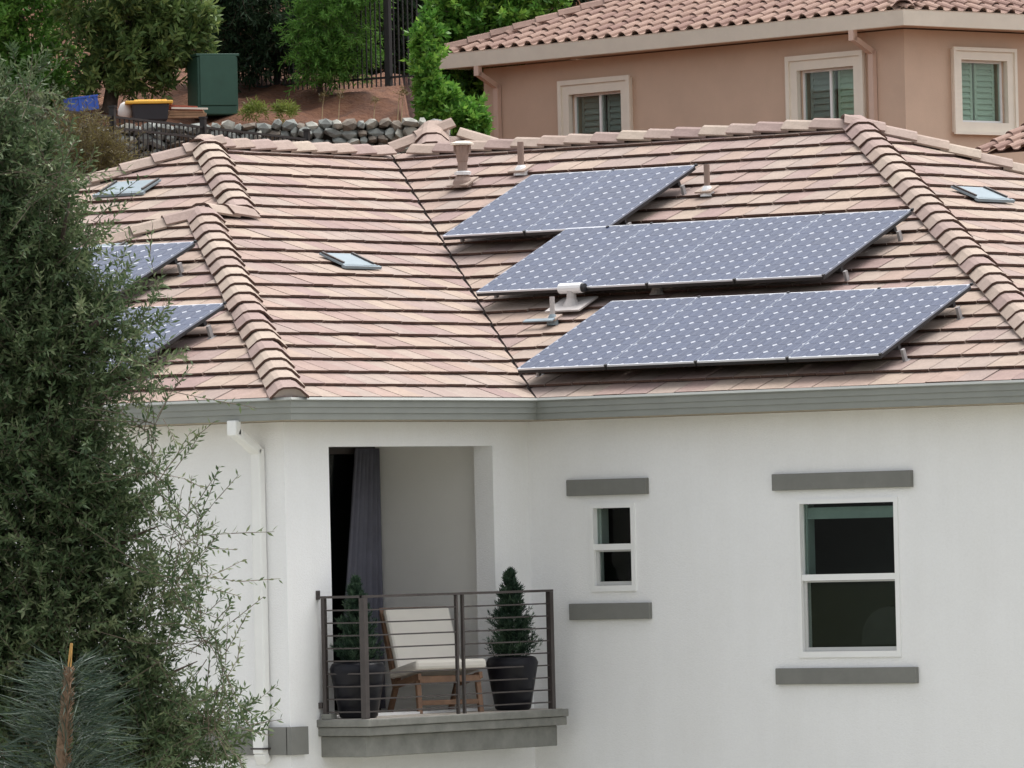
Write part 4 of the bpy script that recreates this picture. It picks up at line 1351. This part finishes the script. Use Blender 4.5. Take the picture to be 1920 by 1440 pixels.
while zrow > zt0-1.35:
    hgt = random.uniform(.11, .17)
    s = random.uniform(-.1, .1)
    while s < wlen:
        w = random.uniform(.11, .27)
        hh = hgt*random.uniform(.85, 1.2)
        p = np.array([wl[0], wl[1], 0])+wdir*(s+w/2)+Z*(zrow-hgt/2+random.uniform(-.03,.03))+wn*random.uniform(-.05,.05)
        k = random.choices(('stone_a','stone_b','stone_c'), (5,3,2))[0]
        a = random.uniform(-.5, .5)
        rx = wdir*math.cos(a)+Z*math.sin(a); rz = np.cross(rx, -wn)
        rz = rz if rz[2] > 0 else -rz
        mm = basis(p, rx*w*1.1, wn*.28, rz*hh*1.15)
        instance('stone', random.choice(stones[k]), stone_wall, mm)
        s += w*.93
    zrow -= hgt*.88
    ri += 1

# iron fences
def fence(name, a, b, zt, h, label, postx, spacing=.105, mtl='iron_black', step=0):
    a, b = np.array([a[0], a[1], 0]), np.array([b[0], b[1], 0])
    d = b-a; L = np.linalg.norm(d); d /= L
    t = thing(name, a+Z*(zt-h), label, 'fence', 'black iron fences on the hillside')
    for dz in (-.02, -.16, -h+.12):
        mb = MB(); mb.beam(a+Z*(zt+dz), b+Z*(zt+dz), .03, .03); mb.build('rail', mtl, t)
    pm = MB(); pm.box((-.008,-.008,-h), (.008,.008,0)); pme = pm.build('picket', mtl, mesh_only=True)
    n = int(L/spacing)
    for i in range(n+1):
        p = a+d*(i*spacing)+Z*(zt-.005)
        instance('picket', pme, t, basis(p, d, np.cross(Z, d), Z))
    for s in postx:
        mb = MB(); mb.obox(a+d*s+Z*(zt-h/2+.05), d, np.cross(Z, d), Z, .035, .035, h/2+.05); mb.obox(a+d*s+Z*(zt+.11), d, np.cross(Z, d), Z, .045, .045, .012); mb.build('post', mtl, t)
    return t
fa = at(100, 203, 92.0)
fz = fa[2]
def level_pt(x, dguess, z):
    """point on the ray column x at depth d, at height z"""
    p = at(x, 240, dguess); return np.array([p[0], p[1], z])
fb = level_pt(575, 100.0, fz)
FL = np.linalg.norm((fb-fa)[:2])
def s_at(x, a, b):
    lo, hi = 0, 1
    for _ in range(50):
        mid = (lo+hi)/2
        if proj(a+(b-a)*mid)[0] < x: lo = mid
        else: hi = mid
    return lo*np.linalg.norm((b-a)[:2])
fence('iron_fence', fa, fb, fz, 1.25, 'black iron picket fence in front of the stone wall', [s_at(211, fa, fb), s_at(381, fa, fb), FL], .15)
ba = level_pt(400, 106.6, 0); bb = level_pt(792, 104.2, 0)
bz = at(640, 20, 105.5)[2]
ba[2] = bb[2] = bz
fence('iron_fence', ba, bb, bz+.35, 1.5, 'black iron picket fence high on the brown bank behind the shrubs', [s_at(517, ba, bb), s_at(727, ba, bb)], .085)

# green utility cabinet
def ubox(name, x0, x1, yt, yb, d, depth, label, cat, mtl, turn=0.0):
    pl, pr_ = at(x0, yb, d), at(x1, yb, d)
    w = np.linalg.norm(pr_-pl); h = (yb-yt)/(FPX/d)
    c = (pl+pr_)/2
    u = XH*math.cos(turn)+lv(0,1,0)*math.sin(turn); v = np.cross(Z, u)
    return c, w, h, u, v
c, w, h, u, v = ubox('utility_cabinet', 364, 456, 100, 216, 103.6, .5, '', '', '', .35)
cab = thing('utility_cabinet', c, 'tall green metal utility cabinet on the bank behind the stone wall', 'cabinet')
w *= .86
mb = MB(); mb.obox(c+Z*(h/2-.02)+v*.25, u, v, Z, w/2, .25, h/2-.02); mb.build('body', 'cabinet', cab, bevel=.015)
mb = MB(); mb.obox(c+Z*(h-.02)+v*.25, u, v, Z, w/2+.02, .27, .018); mb.build('lid', 'cabinet', cab, bevel=.008)
mb = MB(); mb.obox(c+Z*(h*.56)-v*.012+u*.0, u, v, Z, w/2-.03, .010, h*.40); mb.build('upper_door', 'cabinet', cab, bevel=.005)
mb = MB(); mb.obox(c+Z*(h*.08)-v*.008, u, v, Z, w/2-.03, .008, h*.06); mb.build('plinth', 'cabinet', cab, bevel=.005)

# blue crate
c, w, h, u, v = ubox('', 128, 184, 182, 209, 101.3, .3, '', '', '', .3)
cr = thing('plastic_crate', c, 'blue plastic crate on top of the stone wall beside the tree', 'crate')
R_ = Matrix.Rotation(math.radians(-7), 3, Vector(v)); u2 = np.array(R_ @ Vector(u)); z2 = np.cross(u2, v); z2 = z2 if z2[2] > 0 else -z2
cc = c+Z*(h/2+.01)+v*.1
mb = MB()
for sx in (-1, 1): mb.obox(cc+u2*sx*(w/2-.01), u2, v, z2, .01, .14, h/2)
for sy in (-1, 1): mb.obox(cc+v*sy*.13, u2, v, z2, w/2-.02, .01, h/2)
mb.obox(cc-z2*(h/2-.01), u2, v, z2, w/2-.02, .12, .01)
mb.build('crate_body', 'blue', cr)
for k in range(4):
    mb = MB(); mb.obox(cc+u2*(k-1.5)*w*.27-v*.146, u2, v, z2, .012, .006, h/2-.01); mb.build('rib', 'blue', cr)
mb = MB(); mb.obox(cc+z2*(h/2-.012)-v*.148, u2, v, z2, w/2+.008, .008, .012); mb.build('rim', 'blue', cr)

# dark tub with yellow lid
c, w, h, u, v = ubox('', 248, 318, 194, 226, 101.0, .4, '', '', '', .1)
tb = thing('storage_tub', c, 'dark storage tub with a yellow lid above the stone wall', 'tub')
mb = MB(); hx, hy = w/2, .22
mb.add([c+u*sx*hx*.9+v*(.2+sy*hy*.9) for sx, sy in ((-1,-1),(1,-1),(1,1),(-1,1))]+[c+Z*h+u*sx*hx+v*(.2+sy*hy) for sx, sy in ((-1,-1),(1,-1),(1,1),(-1,1))], [(3,2,1,0),(4,5,6,7),(0,1,5,4),(1,2,6,5),(2,3,7,6),(3,0,4,7)])
mb.build('tub_body', 'tub', tb, bevel=.02)
mb = MB(); mb.obox(c+Z*(h+.018)+v*.2-u*.02, u, v, Z, hx+.07, hy+.03, .022); mb.obox(c+Z*(h+.045)+v*.2, u, v, Z, hx-.03, hy-.03, .012); mb.build('lid', 'yellow', tb, bevel=.012)

# white sack
c = at(234, 214, 101.2)
mb = MB()
mb._lathe(c-Z*.05, [(.06,0),(.10,.03),(.105,.10),(.08,.18),(.045,.21),(.03,.215)], 12, 0)
sk = mb.build('white_sack', 'sack', None, origin=c, smooth=True)
sk.scale = (1, .8, 1); sk.rotation_euler = (.1, .2, .3)
tag(sk, 'small white sack leaning between the tree trunk and the dark tub', 'sack')

# stacked planks
c = at(350, 222, 101.2)
pk_ = thing('plank_stack', c, 'short stack of weathered planks between the tub and the green cabinet', 'planks')
for k, (w_, dz, dx, rz_, ml) in enumerate(((.52,.02,0,.06,'plank'),(.50,.055,.02,-.05,'plank'),(.54,.09,-.03,.03,'plank'),(.46,.125,-.01,.12,'plank_red'),(.40,.16,-.05,.2,'plank_red'))):
    u2 = XH*math.cos(rz_)-Z*math.sin(.07 if k > 2 else .01); u2 /= np.linalg.norm(u2)
    v2 = lv(0,1,0)
    mb = MB(); mb.obox(c+Z*dz+XH*dx, u2, v2, np.cross(u2, v2), w_/2, .09, .015); mb.build('plank', ml, pk_)
mb = MB(); mb.beam(c+Z*.14-XH*.2-lv(0,.12,0), c+Z*.12+XH*.3-lv(0,.12,0), .03, .025); mb.build('plank', 'pinktrim', pk_)

# ================================================================== TREES AND SHRUBS
def foliage(name, parent, D, lobes, ntw, nleaf, leaf, twig, mtl, up=.35, spread=.8, shell=.45, stem='bark_twig', depth=1.0, stems=True, clumps=0, csig=.16):
    """lobes: (x, y, rx, ry[, weight[, depth offset]]) in picture units at depth D -> leafy twigs filling ellipsoids"""
    k = D/FPX
    wts = np.array([l[2]*l[3]*(l[4] if len(l) > 4 else 1) for l in lobes], float); wts /= wts.sum()
    nall = ntw
    if clumps: ntw = clumps
    which = rng.choice(len(lobes), ntw, p=wts)
    dirs = rng.normal(size=(ntw, 3)); dirs /= np.linalg.norm(dirs, axis=1, keepdims=True)
    rr = rng.uniform(0, 1, ntw)**shell
    C = np.array([at(l[0], l[1], D+(l[5] if len(l) > 5 else 0)) for l in lobes])[which]
    rx = np.array([l[2]*k for l in lobes])[which]; ry = np.array([l[3]*k for l in lobes])[which]
    rd = (rx+ry)/2*depth
    off = dirs*rr[:, None]
    fl = lv(0, 1, 0)
    B = C+off[:, :1]*rx[:, None]*XH+off[:, 1:2]*rd[:, None]*fl+off[:, 2:3]*ry[:, None]*Z
    out = dirs[:, :1]*XH+dirs[:, 1:2]*fl+dirs[:, 2:3]*Z
    tw_t = rng.uniform(0, 1, ntw)
    if clumps:                                # twigs gathered round the ends of small boughs
        ntw = nall
        ci = rng.integers(0, clumps, ntw)
        loc = rng.normal(0, 1, (ntw, 3)); loc /= np.linalg.norm(loc, axis=1, keepdims=True)
        loc *= csig*rng.uniform(0, 1, (ntw, 1))**.5*rng.uniform(.6, 1.4, clumps)[ci][:, None]
        B = B[ci]+loc
        out = out[ci]*.55+loc/csig*.6
        tw_t = np.clip(tw_t[ci]*.7+.3*rng.uniform(0, 1, ntw), 0, 1)
    TD = out*.8+Z*up+rng.normal(0, .45, (ntw, 3)); TD /= np.linalg.norm(TD, axis=1, keepdims=True)
    TLn = twig*rng.uniform(.6, 1.3, ntw)
    f = (np.arange(nleaf)+.6)/nleaf
    bend = rng.normal(0, .18, (ntw, 3))
    P = B[:, None]+TD[:, None]*(TLn[:, None]*f[None])[..., None]+bend[:, None]*(TLn[:, None]*f[None]**2)[..., None]
    side = np.cross(TD, rng.normal(size=(ntw, 3))); side /= np.linalg.norm(side, axis=1, keepdims=True)+1e-9
    s2 = np.cross(TD, side)
    ang = (np.arange(nleaf)*2.4)[None]+rng.uniform(0, 6.28, (ntw, 1))
    perp = side[:, None]*np.cos(ang)[..., None]+s2[:, None]*np.sin(ang)[..., None]
    LD = TD[:, None]*.65+perp*spread+rng.normal(0, .15, (ntw, nleaf, 3))
    V = leaves_arrays(P.reshape(-1, 3), LD.reshape(-1, 3), leaf[0], leaf[1])
    tint = (tw_t[:, None]*.55+.45*rng.uniform(0, 1, (ntw, nleaf))).reshape(-1)
    org = ORIGIN[parent.name]
    o = tag(link(name, leaf_mesh(name, V-org, tint, mtl), parent, org), kind='stuff')
    if stems:
        E_ = B+TD*TLn[:, None]+bend*TLn[:, None]
        mid_ = B+TD*TLn[:, None]*.5+bend*TLn[:, None]*.25
        me = sticks_mesh('twigs', np.concatenate([B-TD*.05, mid_])-org, np.concatenate([mid_, E_])-org, twig*.010, twig*.005, stem)
        tag(link('twigs', me, parent, org), kind='stuff')
    return B

def limbs(parent, D, trunk, branches, mtl='bark', name='trunk'):
    """trunk and limbs as tapered tubes through picture points at depth D (last number: radius in metres)"""
    mb = MB()
    pts = [at(x, y, D+dz) for x, y, dz, r in trunk]
    g_ = ground_at(pts[0])
    if pts[0][2] > g_: pts = [np.array([pts[0][0], pts[0][1], g_-.1])]+pts; rad = [trunk[0][3]*1.25]+[t[3] for t in trunk]
    else: rad = [t[3] for t in trunk]
    mb.tube(pts, rad, 10)
    mb.build(name, mtl, parent, smooth=True)
    for br in branches:
        mb = MB(); mb.tube([at(x, y, D+dz) for x, y, dz, r in br], [b[3] for b in br], 6); mb.build('limb', mtl, parent, smooth=True)

# --- big tree in the left foreground
DF = 45.0
fb0 = at(60, 1500, DF); fb0[2] = 0
tree = thing('broadleaf_tree', fb0, 'large slender-leaved evergreen tree filling the left side in front of the house', 'tree')
lobes = [(10,235,55,75),(-60,330,130,140),(50,370,75,100),(40,480,95,110),(110,600,110,90),(0,640,160,150),(205,640,55,60),(90,740,140,110),(-60,840,180,200),(100,850,130,100),
         (180,930,85,80),(80,1010,160,130),(215,1060,80,90),(70,1170,190,130),(250,1180,75,80),(40,1330,210,160),(260,1310,100,100),(330,1390,80,80),(180,1430,190,110),(-120,560,170,220),(-150,1150,200,280),(235,700,40,55),(100,480,50,60)]
foliage('crown', tree, DF, lobes, 8600, 23, (.055, .017), .22, 'tree_fg', up=.25, spread=.75, shell=.42, depth=.85, clumps=620, csig=.21)
twl = [(290,890,60,45),(335,1010,65,60),(330,1090,55,50),(385,1200,60,60),(415,1290,45,50),(390,1360,60,50),(285,800,35,50),(305,560,20,35),(110,330,50,55),(50,180,35,40),(330,730,20,30,.7),(280,690,25,35),(180,420,20,40)]
foliage('outer_sprays', tree, DF-.4, twl, 190, 17, (.052, .0145), .34, 'tree_fg', up=.15, spread=.7, shell=.6, depth=.6)
limbs(tree, DF+.2, [(70,1430,0,.11),(60,1200,.1,.10),(75,950,0,.085),(40,700,-.1,.06),(35,450,0,.04),(20,260,0,.018)],
      [[(60,1200,.1,.06),(150,1080,-.2,.04),(240,1010,-.3,.012),(300,985,-.4,.003)], [(75,950,0,.05),(150,850,-.2,.025),(200,740,-.3,.006)], [(65,1350,0,.06),(200,1300,-.2,.04),(290,1275,-.4,.012),(370,1240,-.5,.003)],
       [(60,780,0,.045),(140,640,-.3,.03),(200,590,-.4,.012)], [(40,700,0,.045),(-80,560,0,.03)], [(60,1200,0,.05),(-100,1050,0,.03)], [(70,1420,0,.05),(230,1420,-.3,.02),(360,1395,-.5,.004)], [(45,600,0,.035),(110,480,-.3,.02),(130,380,-.4,.008)]])

# --- young pine in front of it
DPN = 41.0
pb0 = at(112, 1500, DPN); pb0[2] = 0
pine = thing('young_pine', pb0, 'young pine with long blue-green needles and orange leading shoot, bottom left', 'tree')
kx = DPN/FPX
mb = MB(); mb.tube([np.array([pb0[0], pb0[1], -.1]), at(112,1445,DPN), at(118,1380,DPN), at(124,1300,DPN), at(130,1250,DPN)], [.06,.034,.030,.024,.016], 8); mb.build('trunk', 'pine_stem', pine)
mb = MB(); mb.tube([at(130,1252,DPN), at(134,1206,DPN)], [.012,.008], 6); mb.build('leading_shoot', 'pine_tip', pine)
ax0, ax1 = at(112,1560,DPN), at(131,1245,DPN)
n = 1350
q = rng.uniform(0, 1, n)**.9
Bn = ax0+(ax1-ax0)*q[:, None]
a = rng.uniform(0, 2*math.pi, n)
rad_dir = np.cos(a)[:, None]*XH+np.sin(a)[:, None]*lv(0,1,0)
Dn = rad_dir+Z*rng.normal(.18, .28, n)[:, None]
Ln = .30+.22*(1-q)+rng.normal(0, .05, n)
offn = rng.uniform(0, .22, n)*(1.25-q)
V = leaves_arrays(Bn+rad_dir*(.02+offn[:, None]), Dn, np.clip(Ln, .15, .6)*.82, .0065, .05)
org = ORIGIN[pine.name]
tag(link('needles', leaf_mesh('needles', V-org, rng.uniform(0, 1, n), 'needle'), pine, org), kind='stuff')
nb = 520
q = rng.uniform(0, .96, nb); Bb = ax0+(ax1-ax0)*q[:, None]; a = rng.uniform(0, 6.28, nb)
rd_ = np.cos(a)[:, None]*XH+np.sin(a)[:, None]*lv(0,1,0)
tag(link('bract_scales', sticks_mesh('bract_scales', Bb-org, Bb+rd_*(.035+.02*(1-q))[:, None]+Z*.035-org, .005, .002, 'pine_stem'), pine, org), kind='stuff')

# --- trees on the hillside
def hill_tree(name, D, px, py, label, cat, group='trees and shrubs on the hillside'):
    b = at(px, py, D); b[2] = ground_at(b)
    return thing(name, b, label, cat, group)
t1 = hill_tree('leafy_tree', 104.6, 50, 200, 'bright green leafy tree at the top left corner', 'tree')
foliage('crown', t1, 104.6, [(40,40,90,80),(80,110,60,75),(20,150,80,70),(-60,80,120,140),(100,30,50,55),(-20,-60,150,90),(100,160,35,35)], 1500, 14, (.10, .042), .24, 'tree_bright', up=.2, clumps=170, csig=.26)
limbs(t1, 104.8, [(40,210,0,.10),(45,120,0,.07),(40,20,0,.04)], [])
t2 = hill_tree('olive_tree', 104.0, 200, 205, 'tree with whorled yellow-green leaf tips left of the green cabinet', 'tree')
foliage('crown', t2, 104.0, [(250,40,105,60),(330,30,65,50),(190,130,50,50),(310,120,55,40),(230,-20,130,60),(365,60,30,40),(260,90,95,60),(180,60,45,60),(250,150,70,30),(350,110,35,35)], 1150, 13, (.15, .045), .18, 'tree_olive', up=.55, spread=.85, shell=.35, clumps=190, csig=.20)
limbs(t2, 104.2, [(205,205,0,.11),(212,160,0,.10),(225,100,0,.08),(250,20,0,.05)], [[(215,150,0,.06),(260,110,-.1,.05),(330,80,-.2,.02)], [(212,165,0,.05),(180,120,0,.04),(165,80,0,.02)]])
t3 = hill_tree('dark_tree', 106.0, 500, 130, 'dark green drooping tree above the cabinet', 'tree')
foliage('crown', t3, 106.0, [(440,30,60,70),(500,50,80,60),(430,80,45,35),(480,-30,140,60),(560,60,50,50),(400,20,50,70),(500,100,60,25)], 1300, 14, (.12, .03), .26, 'tree_dark', up=-.25, spread=.6, clumps=150, csig=.28)
limbs(t3, 106.2, [(575,150,0,.05),(560,110,0,.05),(520,40,0,.05)], [])
t4 = hill_tree('feathery_shrub', 105.0, 640, 160, 'feathery bright green shrub in front of the iron fence', 'shrub')
foliage('crown', t4, 105.0, [(640,30,60,60),(605,110,45,30),(660,95,35,40),(675,20,30,50),(590,60,40,45),(640,-40,70,45),(630,120,50,22)], 1300, 16, (.10, .020), .22, 'tree_grass', up=.05, spread=.6, clumps=150, csig=.22)
limbs(t4, 105.2, [(600,160,0,.04),(612,120,0,.035),(635,40,0,.025)], [])
t5 = hill_tree('glossy_shrub', 113.0, 860, 260, 'glossy light green shrub against the left end of the pink house', 'shrub')
foliage('crown', t5, 113.0, [(860,60,55,60),(850,140,50,55),(870,200,65,50),(930,30,70,55),(990,-5,60,35),(815,90,25,45),(870,10,65,45),(905,150,50,55),(825,205,30,35),(840,240,40,25)], 1700, 13, (.12, .055), .22, 'tree_glossy', up=.3, shell=.38, clumps=210, csig=.24)
limbs(t5, 113.3, [(870,270,0,.06),(872,180,0,.05),(880,80,0,.03)], [])
t6 = hill_tree('glossy_shrub', 103.6, 850, 250, 'glossy shrub in front, at the right-hand end of the stone wall', 'shrub')
foliage('crown', t6, 103.6, [(806,190,16,28),(830,205,25,25),(855,222,32,24),(882,228,18,20),(800,150,12,24),(798,105,10,26),(806,65,14,26),(815,170,18,24)], 620, 13, (.11, .052), .13, 'tree_glossy', up=.3, shell=.4, clumps=110, csig=.13)
limbs(t6, 103.7, [(845,262,0,.03),(843,225,0,.02)], [])
# trees further up, closing the view
for (x, y, D, r, lab, ml) in ((765,20,121,110,'dark tree behind the redwood trunk and iron fence','tree_dark'),(300,-120,118,190,'tall tree crown high behind the olive-leaved tree','tree_dark'),(-60,-100,119,200,'tall dark tree behind the bright tree at top left','tree_dark'),(560,-110,120,170,'tall dark tree up the slope behind the drooping tree','tree_dark'),(960,-90,124,150,'dark tree behind the pink house roof','tree_dark')):
    tt = hill_tree('background_tree', D, x, 100, lab, 'tree')
    foliage('crown', tt, D, [(x,y,r,r*.9),(x-r*.5,y+60,r*.6,r*.6),(x+r*.5,y+50,r*.6,r*.6)], 1100, 12, (.16, .06), .4, ml, stems=False)
    limbs(tt, D+.2, [(x,130,0,.14),(x,y,0,.08)], [])
# redwood trunk behind the fence
rt = hill_tree('redwood_tree', 110.5, 755, 60, 'reddish brown tree trunk behind the iron fence beside the shrub', 'tree')
mb = MB(); p = at(752, 60, 110.5); g_ = ground_at(p)
mb.tube([np.array([p[0],p[1],g_-.2]), np.array([p[0],p[1],g_+1.0]), np.array([p[0]+.02,p[1],g_+6])], [.26,.22,.16], 12)
M['redbark'] = mat('red_bark', (0.055, 0.024, 0.018), 0.95, 0.4, 9, 0.8, 25)
mb.build('trunk', 'redbark', rt, smooth=True)
foliage('crown', rt, 109.0, [(755,-330,120,120)], 500, 12, (.1,.03), .3, 'tree_dark', stems=False)

# shrubs in front of the lower fence
s1 = hill_tree('sage_shrub', 90.6, 60, 260, 'grey-green shrub at the far left in front of the iron fence', 'shrub')
foliage('crown', s1, 90.6, [(90,215,45,30),(50,260,60,60),(20,300,70,60),(120,300,70,50),(60,340,90,50)], 600, 13, (.08, .025), .22, 'shrub_sage', up=.4)
s2_ = hill_tree('ochre_shrub', 90.2, 170, 290, 'ochre and green straggly shrub in front of the iron fence', 'shrub')
foliage('crown', s2_, 90.2, [(160,275,55,45),(190,300,50,40),(130,255,35,30),(220,315,35,25),(170,325,70,30)], 520, 13, (.08, .012), .26, 'shrub_ochre', up=.6)
# small plants on the bank
for i, (x, y, lab) in enumerate(((478,212,'lime green tufted plant beside the green cabinet'),(535,214,'lime green tufted plant on top of the wall, farther from the cabinet'))):
    p_ = hill_tree('tufted_plant', 102.9, x, y, lab, 'plant', 'small plants on the bank')
    foliage('leaves', p_, 102.9, [(x,y-2,26-6*i,9)], 60, 10, (.09, .014), .10, 'limegrass', up=.8, stems=False)
for i, (x, y0, y1) in enumerate(((603,222,178),(634,224,172),(700,224,186),(745,222,170),(752,222,176))):
    lab = ['short dry weed stalk left of the tall one on the wall', 'tallest dry weed stalk on top of the stone wall', 'dry weed stalk above the middle of the stone wall', 'dry weed stalk, left of the close pair near the glossy shrub', 'dry weed stalk, right of the close pair near the glossy shrub'][i]
    b0 = at(x, y0, 102.7)
    w_ = thing('dry_weed', b0, lab, 'plant', 'small plants on the bank')
    mb = MB(); mb.tube([b0-Z*.1, at(x+2, (y0+y1)/2, 102.7), at(x+5, y1, 102.6)], [.008,.006,.003], 5); mb.build('stalk', 'dry', w_)
    foliage('seed_head', w_, 102.6, [(x+5, y1+3, 5, 7)], 8, 6, (.05,.012), .05, 'shrub_ochre', up=.6, stems=False)
